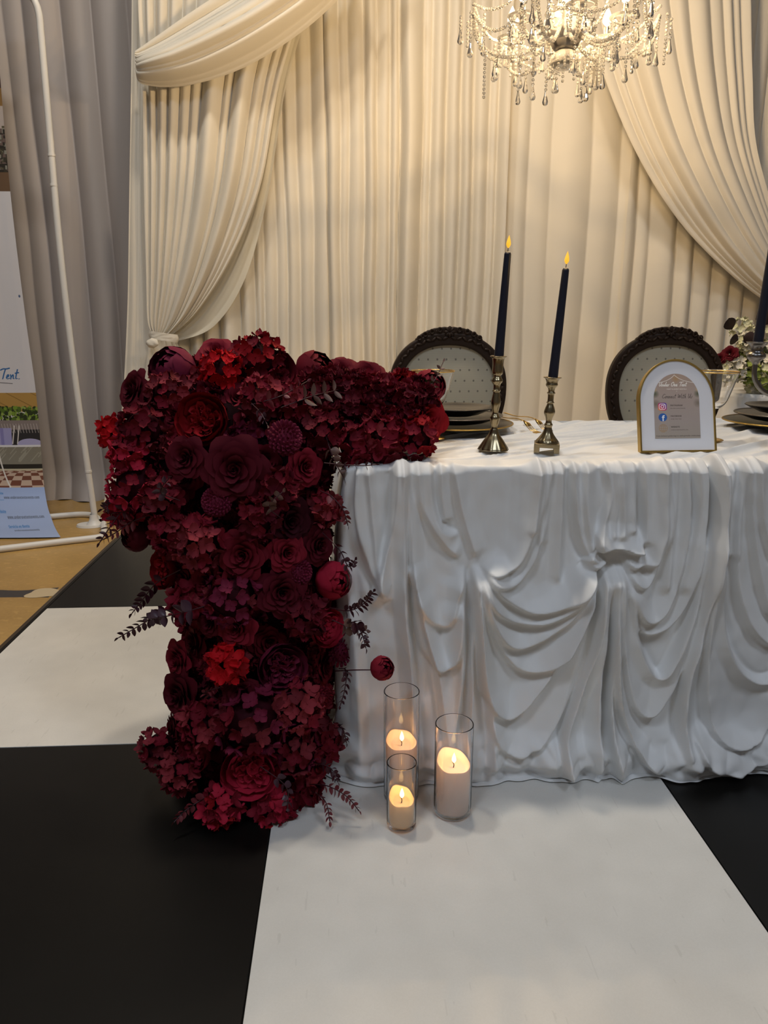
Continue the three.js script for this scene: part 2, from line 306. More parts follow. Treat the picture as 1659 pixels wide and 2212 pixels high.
const bannerTex = canvasTex(1024, 2048, (c, w, h) => {
  // v = 0 at the top; the right edge of the sheet is what shows
  c.fillStyle = '#dcdbe0'; c.fillRect(0, 0, w, h);
  const photo = (y0, y1, f) => { c.save(); c.beginPath(); c.rect(0, y0, w, y1 - y0); c.clip(); f(y0, y1); c.restore(); };
  photo(0, 560, (a, b) => {
    c.fillStyle = '#6b5a55'; c.fillRect(0, a, w, b); c.fillStyle = '#4a3531'; c.fillRect(0, a + 150, w, 90); c.fillStyle = '#8d6c3e'; c.fillRect(0, a + 235, w, 60);
    c.fillStyle = '#b7aca6'; c.fillRect(0, a + 290, w, 70);
    for (let i = 0; i < 1200; i++) { c.fillStyle = ['#2f2a22', '#57523f', '#8b8a80', '#3c372c'][i % 4]; c.fillRect(rnd() * w, a + 350 + rnd() * 150, 6 + rnd() * 26, 4 + rnd() * 14); }
    c.fillStyle = '#6d553f'; c.fillRect(0, b - 62, w, 62);
  });
  c.fillStyle = '#56688c'; c.beginPath(); c.arc(1004, 985, 6, 0, 7); c.fill();
  c.save(); c.scale(1.35, 1); script(c, 'Under One', 300, 1345, 52, '#2e68a8', 0.10); script(c, 'Tent.', 604, 1345, 52, '#2e68a8', 0.10); c.restore();
  c.strokeStyle = '#4a4a50'; c.lineWidth = 5; c.beginPath(); c.moveTo(300, 1372); c.quadraticCurveTo(650, 1352, 890, 1378); c.stroke();
  photo(1458, 1762, (a, b) => {
    c.fillStyle = '#b99350'; c.fillRect(0, a, w, 110);
    c.strokeStyle = '#8d6d36'; c.lineWidth = 4; for (let i = 0; i < 8; i++) { c.beginPath(); c.moveTo(i * 150 - 60, a); c.lineTo(i * 150 + 90, a + 80); c.stroke(); }
    for (let i = 0; i < 900; i++) { c.fillStyle = ['#7a9a35', '#56742a', '#2e3d1c', '#92ab52', '#2b3a22'][i % 5]; c.beginPath(); c.arc(rnd() * w, a + 85 + rnd() * 75, 4 + rnd() * 9, 0, 7); c.fill(); }
    c.fillStyle = '#8f8480'; c.fillRect(0, a + 160, w, 60); c.fillStyle = '#2f2f33'; c.fillRect(0, a + 215, w, b);
    for (let i = 0; i < 60; i++) { c.strokeStyle = '#c9c2bd'; c.lineWidth = 3; const x = i * 18; c.beginPath(); c.moveTo(x, a + 180); c.lineTo(x + 10, a + 235); c.stroke(); }
    c.fillStyle = '#a9a7d6'; c.fillRect(0, a + 205, 850, b); c.fillStyle = '#8f8cc4'; c.fillRect(780, a + 205, 20, b); c.fillStyle = '#b9b6dc'; c.beginPath(); c.ellipse(960, b, 80, 36, 0, 0, 7); c.fill();
    c.strokeStyle = '#e4dfd8'; c.lineWidth = 7; for (const x of [872, 902]) { c.beginPath(); c.moveTo(x, a + 190); c.lineTo(x - 20, b - 4); c.stroke(); }
  });
  c.fillStyle = '#eee'; c.fillRect(0, 1762, w, 8);
  photo(1770, 1900, (a, b) => {
    c.fillStyle = '#8e8978'; c.fillRect(0, a, w, 60); c.fillStyle = '#aaa593'; for (let i = 0; i < 90; i++) { c.save(); c.translate(rnd() * w, a + rnd() * 50); c.rotate(-0.5); c.fillRect(0, 0, 60, 3); c.restore(); }
    c.fillStyle = '#2c2922'; c.fillRect(0, a + 56, w, 18); c.fillStyle = '#cfc4a4'; c.fillRect(660, a + 70, w, 8);
    for (let j = 0; j < 6; j++) for (let i = -8; i < 26; i++) { const y0 = a + 76 + j * j * 1.9, y1 = a + 76 + (j + 1) * (j + 1) * 1.9, s0 = 26 + j * 9, s1 = 26 + (j + 1) * 9; c.fillStyle = (i + j) % 2 ? '#d3b8a0' : '#7d4c39'; c.beginPath(); c.moveTo(950 + (i - 12) * s0, y0); c.lineTo(950 + (i - 11) * s0, y0); c.lineTo(950 + (i - 11) * s1, y1); c.lineTo(950 + (i - 12) * s1, y1); c.fill(); }
    c.strokeStyle = '#efe8dc'; c.lineWidth = 9; c.beginPath(); c.moveTo(755, a + 10); c.quadraticCurveTo(775, a + 90, 815, b); c.stroke(); c.fillStyle = '#4d4746'; c.fillRect(0, a + 30, 700, b);
  });
  c.fillStyle = '#a9bde6'; c.fillRect(0, 1900, w, 148);
  c.font = 'bold 15px sans-serif'; c.textAlign = 'right';
  c.fillStyle = '#2f78c2'; c.fillText('Website', 760, 1930); c.fillStyle = '#5a6376'; c.fillText('www.underonetentevents.com', 985, 1948);
  c.fillStyle = '#2f78c2'; c.fillText('Servicio en Renta', 880, 1974); c.fillStyle = '#5a6376'; c.fillText('underonetentevents', 930, 1992);
});
{
  const t = thing('banner', 'tall printed vinyl banner with blue lettering, its blue foot curling onto the floor', 'banner');
  // right edge from the top down to the floor, then forward over the concrete
  const prof = new THREE.CatmullRomCurve3([[-1.775, 2.839, -4.45], [-1.809, 1.805, -4.45], [-1.805, 1.121, -4.45], [-1.795, .703, -4.45], [-1.809, .152, -4.45], [-1.776, .06, -4.38], [-1.687, .015, -4.2], [-1.607, -.012, -4.047], [-1.547, -.022, -3.94]].map(p => V(...p)));
  const g = surf(40, 120, (s, q) => { const p = prof.getPointAt(q); return [p.x - (1 - s) * 0.95, Math.max(-0.0285, p.y + 0.02 * Math.exp(-Math.pow((q - 0.93) / 0.03, 2)) * Math.sin(s * 5 + 1)), p.z + 0.012 * Math.sin(s * 9) * q * q * (q < 0.9 ? 1 : 0.3)]; },
    (s, q) => { const p = prof.getPointAt(q); return [s, 1 - bannerV(p)]; });
  function bannerV(p) { // print position by height, so photos and lettering sit where they show
    const hs = [2.674, 1.796, .783, .709, .399, .144, -0.03];
    const vs = [0, 560 / 2048, 1345 / 2048, 1458 / 2048, 1766 / 2048, 1900 / 2048, 1];
    if (p.z > -4.40) { return lerp(1900 / 2048, 1, clamp((p.z + 4.40) / 0.55)); }
    for (let i = 0; i < 6; i++) if (p.y > hs[i + 1]) return lerp(vs[i], vs[i + 1], clamp((p.y - hs[i]) / (hs[i + 1] - hs[i])));
    return 1900 / 2048;
  }
  mesh('printed_sheet', g, phys(0xffffff, 0.45, { map: bannerTex }), t);
  const [bx, by, bz] = [-1.775, 2.839, -4.45];
  mesh('hanging_bar', new THREE.CylinderGeometry(0.014, 0.014, 1.0, 16).rotateZ(Math.PI / 2).translate(bx - 0.475, by, bz), M.chrome, t);
}

// ---------- table ----------
const TY = 0.785, XL = -0.002, XR = 1.84, ZF = -1.645, ZB = -2.45;
{
  const t = thing('banquet_table', 'folding banquet table hidden under the white gathered tablecloth', 'table', [0, 0, 0]);
  mesh('tabletop', box(XR - XL - 0.05, 0.03, ZF - ZB - 0.05, (XL + XR) / 2, TY - 0.03, (ZF + ZB) / 2), M.whitePlastic, t);
  for (const x of [XL + 0.2, XR - 0.2]) for (const z of [ZF - 0.12, ZB + 0.12]) mesh('leg', new THREE.CylinderGeometry(0.014, 0.014, TY - 0.045, 12).translate(x, (TY - 0.045) / 2, z), M.pewter, t);
}
// fold lines of the skirt: [height, spread one side, spread other side, points]
const FOLDS = [
  // left part
  [.016, .012, .016, [[.031, .792], [.03, .671], [.055, .551], [.087, .483], [.108, .483]]], [.012, .010, .014, [[.011, .792], [.004, .617], [.027, .335], [.036, .028]]],
  [.012, .010, .012, [[.051, .791], [.061, .67], [.076, .528], [.098, .477]]], [.016, .012, .014, [[.118, .796], [.108, .67], [.087, .561], [.071, .484], [.05, .456]]],
  [.028, .012, .016, [[.127, .806], [.131, .67], [.136, .448], [.15, .302], [.167, .024]]], [.024, .012, .012, [[.139, .806], [.147, .669], [.156, .527], [.19, .378], [.219, .271], [.247, .021]]],
  [.014, .012, .012, [[.163, .801], [.172, .706], [.197, .647], [.234, .598], [.267, .571]]], [.012, .010, .010, [[.189, .795], [.197, .701], [.215, .641], [.26, .619]]],
  [.012, .010, .010, [[.214, .8], [.218, .722], [.229, .652]]], [.014, .014, .010, [[.241, .8], [.264, .689], [.29, .602], [.305, .569]]],
  [.028, .014, .012, [[.27, .558], [.269, .48], [.27, .329], [.262, .209], [.247, .008]]], [.015, .010, .010, [[.286, .547], [.283, .387], [.275, .239], [.269, .147]]],
  [.020, .020, .010, [[.151, .505], [.174, .367], [.207, .313], [.24, .306], [.261, .353], [.267, .474]]], [.014, .03, .012, [[.14, .561], [.184, .447], [.233, .412], [.266, .525]]],
  // fan and swags from the left gather to the right one
  [.028, .013, .014, [[.3, .558], [.31, .41], [.326, .25], [.347, .188], [.356, .018]]], [.024, .011, .010, [[.295, .558], [.297, .445], [.297, .269], [.298, .02]]],
  [.018, .030, .010, [[.307, .56], [.337, .543], [.374, .545], [.405, .573], [.428, .649], [.437, .782]]], [.016, .03, .010, [[.312, .555], [.349, .518], [.387, .509], [.423, .545], [.446, .611], [.463, .782]]],
  [.020, .034, .010, [[.312, .552], [.36, .489], [.416, .448], [.466, .444], [.53, .475], [.565, .519], [.597, .564]]],
  [.020, .034, .012, [[.309, .549], [.34, .467], [.385, .423], [.435, .41], [.489, .424], [.541, .469], [.59, .553]]],
  [.020, .036, .010, [[.307, .547], [.335, .444], [.382, .362], [.437, .355], [.501, .4], [.542, .451], [.593, .55]]],
  [.020, .030, .014, [[.305, .541], [.336, .41], [.395, .308], [.452, .289], [.516, .329], [.561, .416], [.595, .542]]],
  [.022, .040, .012, [[.304, .524], [.33, .268], [.373, .175], [.423, .186], [.496, .288], [.546, .393], [.594, .53]]],
  [.016, .04, .014, [[.333, .188], [.382, .087], [.451, .085], [.505, .14], [.549, .25], [.58, .381], [.599, .519]]],
  // straight gathers above the right knot
  [.012, .010, .012, [[.468, .792], [.468, .692], [.452, .594]]], [.012, .010, .010, [[.447, .793], [.447, .697], [.43, .622]]], [.016, .010, .014, [[.52, .792], [.535, .664], [.561, .581], [.597, .558]]], [.014, .010, .010, [[.55, .792], [.554, .685], [.577, .57]]],
  [.013, .010, .010, [[.49, .792], [.495, .665], [.495, .498]]], [.014, .012, .010, [[.593, .791], [.609, .717], [.596, .647], [.582, .586]]], [.013, .010, .010, [[.625, .791], [.642, .663], [.635, .608]]],
  [.014, .012, .010, [[.658, .791], [.67, .618]]], [.014, .010, .010, [[.679, .79], [.697, .645], [.693, .59]]], [.012, .01, .01, [[.612, .791], [.624, .701], [.618, .608]]],
  [.030, .030, .012, [[.579, .586], [.598, .591], [.619, .595], [.646, .591], [.669, .584], [.696, .585]]], [.022, .016, .012, [[.556, .57], [.573, .553], [.592, .553], [.605, .564]]],
  // falls below the right knot
  [.034, .012, .012, [[.603, .558], [.594, .38], [.557, .213], [.53, .108], [.539, -.002]]], [.032, .013, .012, [[.613, .564], [.608, .26], [.613, .073], [.607, -.017]]], [.030, .011, .010, [[.62, .564], [.634, .32], [.65, .104], [.675, -.02]]],
  [.030, .013, .012, [[.628, .569], [.637, .379], [.668, .185], [.731, .05], [.793, .009]]], [.020, .012, .016, [[.634, .572], [.658, .484], [.685, .39], [.713, .318], [.746, .266], [.774, .274], [.806, .358], [.837, .492], [.854, .66]]],
  [.018, .030, .012, [[.637, .569], [.658, .379], [.698, .203], [.742, .158], [.786, .213], [.83, .345], [.854, .56], [.858, .66]]], [.018, .02, .012, [[.642, .583], [.666, .552], [.693, .554], [.72, .556], [.73, .595], [.736, .645], [.725, .79]]],
  [.016, .024, .010, [[.642, .58], [.671, .518], [.698, .5], [.718, .517], [.733, .562], [.751, .645], [.733, .79]]], [.018, .03, .012, [[.649, .563], [.686, .449], [.717, .41], [.749, .424], [.776, .493], [.794, .638], [.778, .789]]],
  [.018, .034, .012, [[.654, .529], [.696, .396], [.736, .377], [.783, .412], [.823, .515], [.835, .66], [.824, .789]]],
  // right side
  [.013, .01, .01, [[.752, .79], [.759, .661], [.753, .47]]], [.014, .01, .012, [[.802, .789], [.816, .66], [.792, .469]]],
  [.036, .015, .012, [[.85, .789], [.863, .648], [.849, .398], [.823, .23], [.836, .027]]], [.020, .012, .018, [[.866, .789], [.866, .626], [.888, .468], [.918, .343], [.97, .263], [1.036, .243], [1.12, .308]]],
  [.016, .02, .012, [[.917, .788], [.919, .603], [.943, .461], [.995, .365], [1.056, .352], [1.123, .486]]], [.016, .02, .012, [[.922, .788], [.959, .603], [1.018, .43], [1.078, .405]]], [.018, .03, .012, [[.861, .576], [.871, .314], [.903, .128], [.969, .078], [1.035, .118], [1.082, .248]]],
  [.014, .012, .012, [[.893, .788], [.892, .659], [.902, .547]]], [.014, .012, .012, [[.944, .788], [.971, .658], [1.019, .545]]], [.02, .03, .014, [[.846, .13], [.884, .045], [.97, .023], [1.059, .065], [1.114, .185]]],
];
for (const [h, a, b, pts] of FOLDS.slice(13)) FOLDS.push([h, a, b, pts.map(([x, y]) => [x + 0.96, y])]);   // the gathers go on to the right end
reseed(5);
{
  const segs = FOLDS.map(([h, a, b, pts], n) => { const sp = new THREE.SplineCurve(pts.map(p => new THREE.Vector2(...p))).getPoints(pts.length * 4); let L = 0; const l = [0]; for (let i = 1; i < sp.length; i++) l.push(L += sp[i].distanceTo(sp[i - 1])); return { h, a, b, sp, l, L, swag: a > 0.019 && b < 0.015, flip: n % 3 !== 1, x0: Math.min(...sp.map(p => p.x)) - 0.09, x1: Math.max(...sp.map(p => p.x)) + 0.09, y0: Math.min(...sp.map(p => p.y)) - 0.09, y1: Math.max(...sp.map(p => p.y)) + 0.09, top: sp[0].y > 0.72, end: sp[sp.length - 1].y > 0.72 }; });
  const relief = (x, y) => {
    let s = 0, yy = Math.min(y, 0.78);
    for (const c of segs) {
      if (x < c.x0 || x > c.x1 || yy < c.y0 || yy > c.y1) continue;
      let best = 1e9, side = 0, at = 0;
      for (let i = 1; i < c.sp.length; i++) {
        const p = c.sp[i - 1], q = c.sp[i], dx = q.x - p.x, dy = q.y - p.y, t = clamp(((x - p.x) * dx + (yy - p.y) * dy) / (dx * dx + dy * dy)), ex = x - p.x - dx * t, ey = yy - p.y - dy * t, d = ex * ex + ey * ey;
        if (d < best) { best = d; side = dx * ey - dy * ex; at = (c.l[i - 1] + t * (c.l[i] - c.l[i - 1])) / c.L; }
      }
      const d = Math.sqrt(best), e = (c.top ? 1 : smooth(0, 0.10, at)) * (c.end ? 1 : smooth(1, 0.9, at));
      let v;   // soft on one side, a sharp drop on the other: a fold lying over the cloth below it
      if (c.swag) v = side > 0 ? Math.pow(Math.max(0, 1 - d / 0.062), 1.4) : Math.exp(-best / 0.00005) - 0.18 * Math.exp(-Math.pow((d - 0.017) / 0.010, 2));
      else { const soft = (side > 0) === c.flip; v = soft ? Math.pow(Math.max(0, 1 - d / (c.a * 2.6)), 1.3) : Math.exp(-best / 0.00006) - 0.22 * Math.exp(-Math.pow((d - 0.016) / 0.008, 2)); }
      s += c.h * (c.swag ? 1.35 : 1.3) * e * v;
    }
    return s;
  };
  const R = 0.013, y0 = 0.004, fall = TY - R, arc = R * Math.PI / 2, inn = 0.07, foot = 0.022, tot = inn + arc + fall + foot;
  const side = pleats(-3, 4, 0.05, 0.13);
  // u runs round the table: back-left, left end, front, right end
  const rc = 0.05, lenL = ZF - ZB - rc, q = rc * Math.PI / 2, lenF = XR - XL - 2 * rc, total = lenL * 2 + 2 * q + lenF;
  const ring = u => { // point, outward normal
    if (u < lenL) return [XL, ZB + u, -1, 0];
    u -= lenL; if (u < q) { const a = u / rc; return [XL + rc - Math.cos(a) * rc, ZF - rc + Math.sin(a) * rc, -Math.cos(a), Math.sin(a)]; }
    u -= q; if (u < lenF) return [XL + rc + u, ZF, 0, 1];
    u -= lenF; if (u < q) { const a = u / rc; return [XR - rc + Math.sin(a) * rc, ZF - rc + Math.cos(a) * rc, Math.sin(a), Math.cos(a)]; }
    u -= q; return [XR, ZF - rc - u, 1, 0];
  };
  const skirt = surf(1000, 260, (s, v) => {
    const u = s * total, [px, pz, nx, nzz] = ring(u); let d = v * tot, out, y, up, ex = 0;
    if (d < inn) { out = -R - inn + d; y = TY; up = 1; }
    else if (d < inn + arc) { const a = (d - inn) / R; out = -R + Math.sin(a) * R; y = TY - R + Math.cos(a) * R; up = Math.cos(a); }
    else if (d < inn + arc + fall) { y = TY - R - (d - inn - arc); up = 0; out = 0; }
    else { y = y0; out = d - inn - arc - fall; up = 0; ex = out; }
    const k = 1 - y / TY, front = nzz > 0 ? nzz : 0, fold = front > 0 ? relief(px, y) * front : 0;
    const sp = side(u) * 0.3 * (1 - front) * smooth(0, 0.3, k);
    let h = fold + sp + 0.004 * nz(px * 46, y * 2.5, 12) * smooth(0.45, 0.7, y) + 0.002 * nz(px * 26 + y * 9, y * 5, 14) + 0.008 * nz(px * 7, y * 5, 3) + 0.0025 * nz(px * 30, y * 22, 8);
    const low = smooth(0.16, 0.0, y), flare = 0.018 * k + 0.045 * low * (0.55 + 1.1 * nz(u * 7, 3.1) + 0.6 * nz(u * 19, 1.7)) * (1 - 0.3 * smooth(0, 0.02, ex));
    const roll = smooth(0.13, 0.05, y) * smooth(-0.02, 0.05, y);
    h += roll * (0.012 + 0.040 * Math.max(0, nz(u * 8, y * 5, 21)) + 0.022 * Math.abs(nz(u * 21, y * 16, 23)));
    h += flare + (y < 0.15 ? 0.024 * low * nz(u * 13 + y * 6, y * 30, 4) : 0);
    const fade = up > 0.98 ? smooth(0, inn, d) * 0.5 : lerp(1, 0.5, up);
    h *= fade; const oh = h * (1 - up * 0.9);
    return [px + nx * (out + oh + 0.002), Math.max(0.0025, y + h * up * 0.8 - (ex > 0.03 ? 0.001 : 0)), pz + nzz * (out + oh + 0.002)];
  }, (s, v, p) => [p[0] + p[2], p[1]]);
  const t = thing('tablecloth', 'white stretch tablecloth gathered into swags, reaching and pooling on the floor', 'tablecloth');
  mesh('skirt', skirt, M.cloth, t);
  const back = surf(200, 40, (s, v) => { const x = lerp(XL, XR, s), y = lerp(TY - 0.004, 0.30, v); return [x, y, ZB - 0.006 - 0.02 * v - 0.25 * side(x + 7) * smooth(0, 0.4, v)]; }, uvM);
  mesh('back_fall', back, M.cloth, t);
  const top = surf(360, 170, (s, v) => {
    const x = lerp(XL + R + 0.02, XR - R - 0.02, s), z = lerp(ZB - 0.004, ZF - R - 0.03, v);
    const a = x * 0.82 + z * 1.25, b = x * 0.6 - z, e = Math.min(1, smooth(0, 0.1, s) + 0, 1) * smooth(1, 0.93, v) * smooth(1, 0.95, s);
    const rg = n => Math.exp(-Math.pow(n / 0.11, 2)), w = 0.010 * (rg(nz(a * 6.5, b * 1.1, 2)) - 0.25) + 0.006 * (rg(nz(a * 13, b * 1.7, 6) - 0.1) - 0.25);
    return [x, TY + 0.001 + (w - 0.005) * e - (v < 0.02 ? 0.003 : 0) - 0.010 * smooth(0.962, 1, v), z];
  }, (s, v, p) => [p[0], p[2]]);
  mesh('top_cover', top, M.cloth, t);
}

// ---------- dining chairs ----------
const backTex = canvasTex(512, 512, (c, w, h) => {
  c.fillStyle = '#bdb5a0'; c.fillRect(0, 0, w, h);
  for (let y = 0; y < h; y += 2) { c.fillStyle = y % 6 ? 'rgba(160,168,160,0.25)' : 'rgba(205,200,185,0.4)'; c.fillRect(0, y, w, 1); }
  c.fillStyle = '#7d776c'; for (let j = 0; j < 15; j++) for (let i = 0; i < 14; i++) { c.beginPath(); c.arc(i * 38 + (j % 2 ? 19 : 0), j * 36 + 12, 3.6, 0, 7); c.fill(); }
});
const upholstery = phys(0xffffff, 0.75, { map: backTex });
function makeChair() {
  const t = new THREE.Group();
  const cy = 0.845, A = 0.232;
  const out = (a, k) => { const cx = Math.cos(a), sx = Math.sin(a), top = sx > 0; const b = (top ? 0.212 : 0.30) + k, w = (A + k) * (top ? 1 : 1 - 0.16 * sx * sx); return [Math.sign(cx) * Math.pow(Math.abs(cx), 0.86) * w, cy + Math.sign(sx) * Math.pow(Math.abs(sx), 0.92) * b]; };
  const loop = (k, n = 96) => Array.from({ length: n }, (_, i) => new THREE.Vector2(...out(i / n * Math.PI * 2, k)));
  const shp = new THREE.Shape(loop(0)); shp.holes.push(new THREE.Path(loop(-0.036)));
  mesh('back_frame', new THREE.ExtrudeGeometry(shp, { depth: 0.022, bevelEnabled: true, bevelThickness: 0.009, bevelSize: 0.007, bevelSegments: 3 }).translate(0, 0, -0.011), M.walnut, t);
  const carve = [];
  for (let i = 0; i < 66; i++) { const a = i / 66 * Math.PI * 2, p = out(a, -0.014), q = out(a + 0.02, -0.014); carve.push(new THREE.SphereGeometry(0.010, 8, 6).scale(1.35, 0.62, 0.7).rotateZ(Math.atan2(q[1] - p[1], q[0] - p[0]) + (i % 2 ? 0.5 : -0.5)).translate(p[0], p[1], 0.021)); }
  for (let k = -4; k <= 4; k++) { // crest of leaves and a rosette
    const a = Math.PI / 2 - k * 0.118, p = out(a, 0.002 + 0.014 * Math.cos(k * 0.36)), h = 0.015 * (1.25 - Math.abs(k) * 0.16);
    for (const s of [-0.6, 0, 0.6]) carve.push(new THREE.SphereGeometry(h, 10, 8).scale(0.42, 1, 0.5).translate(0, h * 0.55, 0).rotateZ(a - Math.PI / 2 + s).translate(p[0], p[1] - 0.014, 0.012));
    carve.push(new THREE.TorusGeometry(0.008, 0.0035, 6, 12).translate(p[0], p[1] + 0.004, 0.024));
  }
  for (let k = 0; k < 8; k++) carve.push(new THREE.SphereGeometry(0.011, 8, 6).scale(1, 0.6, 0.6).translate(0.012, 0, 0).rotateZ(k * Math.PI / 4).translate(0, cy + 0.222, 0.024));
  const crest = []; for (let i = 0; i <= 24; i++) crest.push(new THREE.Vector2(...out(Math.PI / 2 + (i / 12 - 1) * 0.56, -0.006)));
  for (let i = 24; i >= 0; i--) crest.push(new THREE.Vector2(...out(Math.PI / 2 + (i / 12 - 1) * 0.56, -0.004 + 0.027 * Math.pow(Math.cos((i / 12 - 1) * 1.5), 0.7) + 0.003 * Math.abs(Math.sin(i * 1.3)))));
  carve.push(new THREE.ExtrudeGeometry(new THREE.Shape(crest), { depth: 0.016, bevelEnabled: true, bevelThickness: 0.005, bevelSize: 0.004, bevelSegments: 2 }).translate(0, 0, -0.004));
  mesh('carving', carve, M.walnut, t);
  mesh('back_panel', surf(40, 24, (s, v) => { const a = s * Math.PI * 2, p = out(a, -0.033), r = v; return [p[0] * r, cy + (p[1] - cy) * r, 0.016 * (1 - r * r) + 0.002]; }, (s, v, p) => [0.5 + p[0] / 0.5, (p[1] - 0.5) / 0.6]), upholstery, t);
  mesh('back_lining', surf(40, 8, (s, v) => { const a = s * Math.PI * 2, p = out(a, -0.033), r = v; return [p[0] * r, cy + (p[1] - cy) * r, -0.010 - 0.012 * (1 - r * r)]; }), upholstery, t);
  const trim = []; for (let i = 0; i < 130; i++) { const p = out(i / 130 * Math.PI * 2, -0.037); trim.push(new THREE.SphereGeometry(0.0042, 6, 5).translate(p[0], p[1], 0.011)); }
  mesh('gimp_trim', trim, std(lin(0.34, 0.28, 0.2), 0.7), t);
  mesh('seat', surf(32, 16, (s, v) => { const a = s * Math.PI * 2, r = Math.sin(v * Math.PI / 2), e = 0.86, cx = Math.sign(Math.cos(a)) * Math.pow(Math.abs(Math.cos(a)), e), sz = Math.sign(Math.sin(a)) * Math.pow(Math.abs(Math.sin(a)), e); return [cx * r * 0.235, 0.42 + 0.075 * Math.cos(v * Math.PI / 2), 0.235 + sz * r * 0.215]; }, (s, v, p) => [p[0] * 2, p[2] * 2]), upholstery, t);
  mesh('seat_rail', smoothLathe([[0.20, 0.355], [0.245, 0.36], [0.25, 0.39], [0.24, 0.425], [0.2, 0.428]], 40, 20).scale(0.97, 1, 0.88).translate(0, 0, 0.235), M.walnut, t);
  const leg = smoothLathe([[0.001, 0], [0.013, 0.002], [0.016, 0.02], [0.012, 0.045], [0.017, 0.2], [0.023, 0.31], [0.017, 0.325], [0.027, 0.345], [0.026, 0.41], [0.001, 0.412]], 16, 40);
  for (const [x, z] of [[-0.2, 0.39], [0.2, 0.39], [-0.175, 0.06], [0.175, 0.06]]) mesh('leg', leg.clone().translate(x, 0, z), M.walnut, t);
  for (const s of [-1, 1]) mesh('back_post', tube([[s * 0.175, 0.38, 0.05], [s * 0.178, 0.46, 0.02], [s * 0.185, 0.58, 0.0], [s * 0.212, 0.70, 0]], 0.015, 20, 10), M.walnut, t);
  return t;
}
const chair0 = makeChair();
function putChair(o, x, z, turn, label) { o.name = numbered('dining_chair'); scene.add(o); o.position.set(x, 0, z); o.rotation.y = turn; tag(o, label, 'chair', 'carved oval-back chairs behind the table'); }
putChair(chair0, .417, -3.02, 0.02, 'carved dark wood chair with pale oval back behind the left place setting');
putChair(chair0.clone(), 1.314, -3.02, -0.05, 'carved dark wood chair with pale oval back behind the arched sign');

// ---------- place settings ----------
function makePlate(r, h, rim, inner, mat, rimMat) {
  const t = new THREE.Group();
  mesh('plate_body', lathe([[0.001, 0], [inner * 0.75, 0], [inner * 0.8, 0.002], [inner, 0.004], [r * 0.93, h * 0.82], [r, h], [r - 0.002, h + 0.0025], [r * 0.92, h * 0.86 + 0.002], [inner * 0.98, 0.009], [0.001, 0.0075]], 72), mat, t);
  if (rimMat) mesh('rim', new THREE.TorusGeometry(r - 0.001, 0.0022, 8, 90).rotateX(Math.PI / 2).translate(0, h + 0.0015, 0), rimMat, t);
  return t;
}
function place(o, name, x, y, z, label, cat, group, turn = 0) { o.name = numbered(name); scene.add(o); o.position.set(x, y, z); o.rotation.y = turn; tag(o, label, cat, group); return o; }
const PY = TY + 0.006, L1 = [.334, -2.225], R1 = [1.35, -2.22];
const charger = makePlate(0.172, 0.016, 1, 0.12, M.black, M.frameGold), dish = makePlate(0.14, 0.022, 1, 0.09, M.black, std(lin(0.2, 0.17, 0.14), 0.3, 0.8)), saucer = makePlate(0.112, 0.024, 1, 0.07, M.black);
const settings = [[L1, 'left', 'beside the red flowers'], [R1, 'right', 'right of the arched sign']];
settings.forEach(([[x, z], , where], i) => {
  place(i ? charger.clone() : charger, 'charger_plate', x, PY, z, 'black charger plate with thin gold rim, bottom of the stack ' + where, 'plate', 'charger plates');
  place(i ? dish.clone() : dish, 'dinner_plate', x, PY + 0.0175, z, 'black dinner plate in the middle of the stack ' + where, 'plate', 'dinner plates');
  place(i ? saucer.clone() : saucer, 'side_plate', x, PY + 0.0405, z, 'glossy black small plate on top of the stack ' + where, 'plate', 'small plates');
});
function makeFork() {
  const t = new THREE.Group();
  const bar = (pts, w, th) => { const c = new THREE.CatmullRomCurve3(pts.map(p => V(...p))); return surf(4, 24, (s, q) => { const p = c.getPoint(q), a = s * 2 * Math.PI; return [p.x + Math.cos(a) * (typeof w === 'function' ? w(q) : w), p.y + Math.sin(a) * th, p.z]; }); };
  mesh('handle', bar([[0, 0.004, -0.10], [0, 0.008, -0.05], [0, 0.020, 0.0], [0, 0.022, 0.03]], q => lerp(0.008, 0.0035, smooth(0, 0.5, q)), 0.0016), M.gold, t);
  mesh('neck', bar([[0, 0.022, 0.025], [0, 0.019, 0.038], [0, 0.013, 0.05]], q => lerp(0.004, 0.0125, smooth(0, 0.7, q)), 0.0016), M.gold, t);
  for (let k = 0; k < 4; k++) mesh('tine', bar([[(k - 1.5) * 0.0068, 0.0135, 0.048], [(k - 1.5) * 0.0068, 0.004, 0.07], [(k - 1.5) * 0.0068, 0.004, 0.092]], 0.0019, 0.0014), M.gold, t);
  return t;
}
const fork = makeFork(); fork.scale.setScalar(1.0);
{ const a = [.566, -2.193], b = [.611, -2.231];
  place(fork, 'fork', a[0] - 0.042, TY + 0.012, a[1] - 0.055, 'gold dinner fork nearest the left black plates', 'fork', 'gold forks', 0.62); fork.rotation.order = 'YXZ'; fork.rotation.x = 0.2;
  place(fork.clone(), 'fork', b[0] - 0.042, TY + 0.012, b[1] - 0.055, 'gold fork beside the right brass candlestick stem', 'fork', 'gold forks', 0.62); }
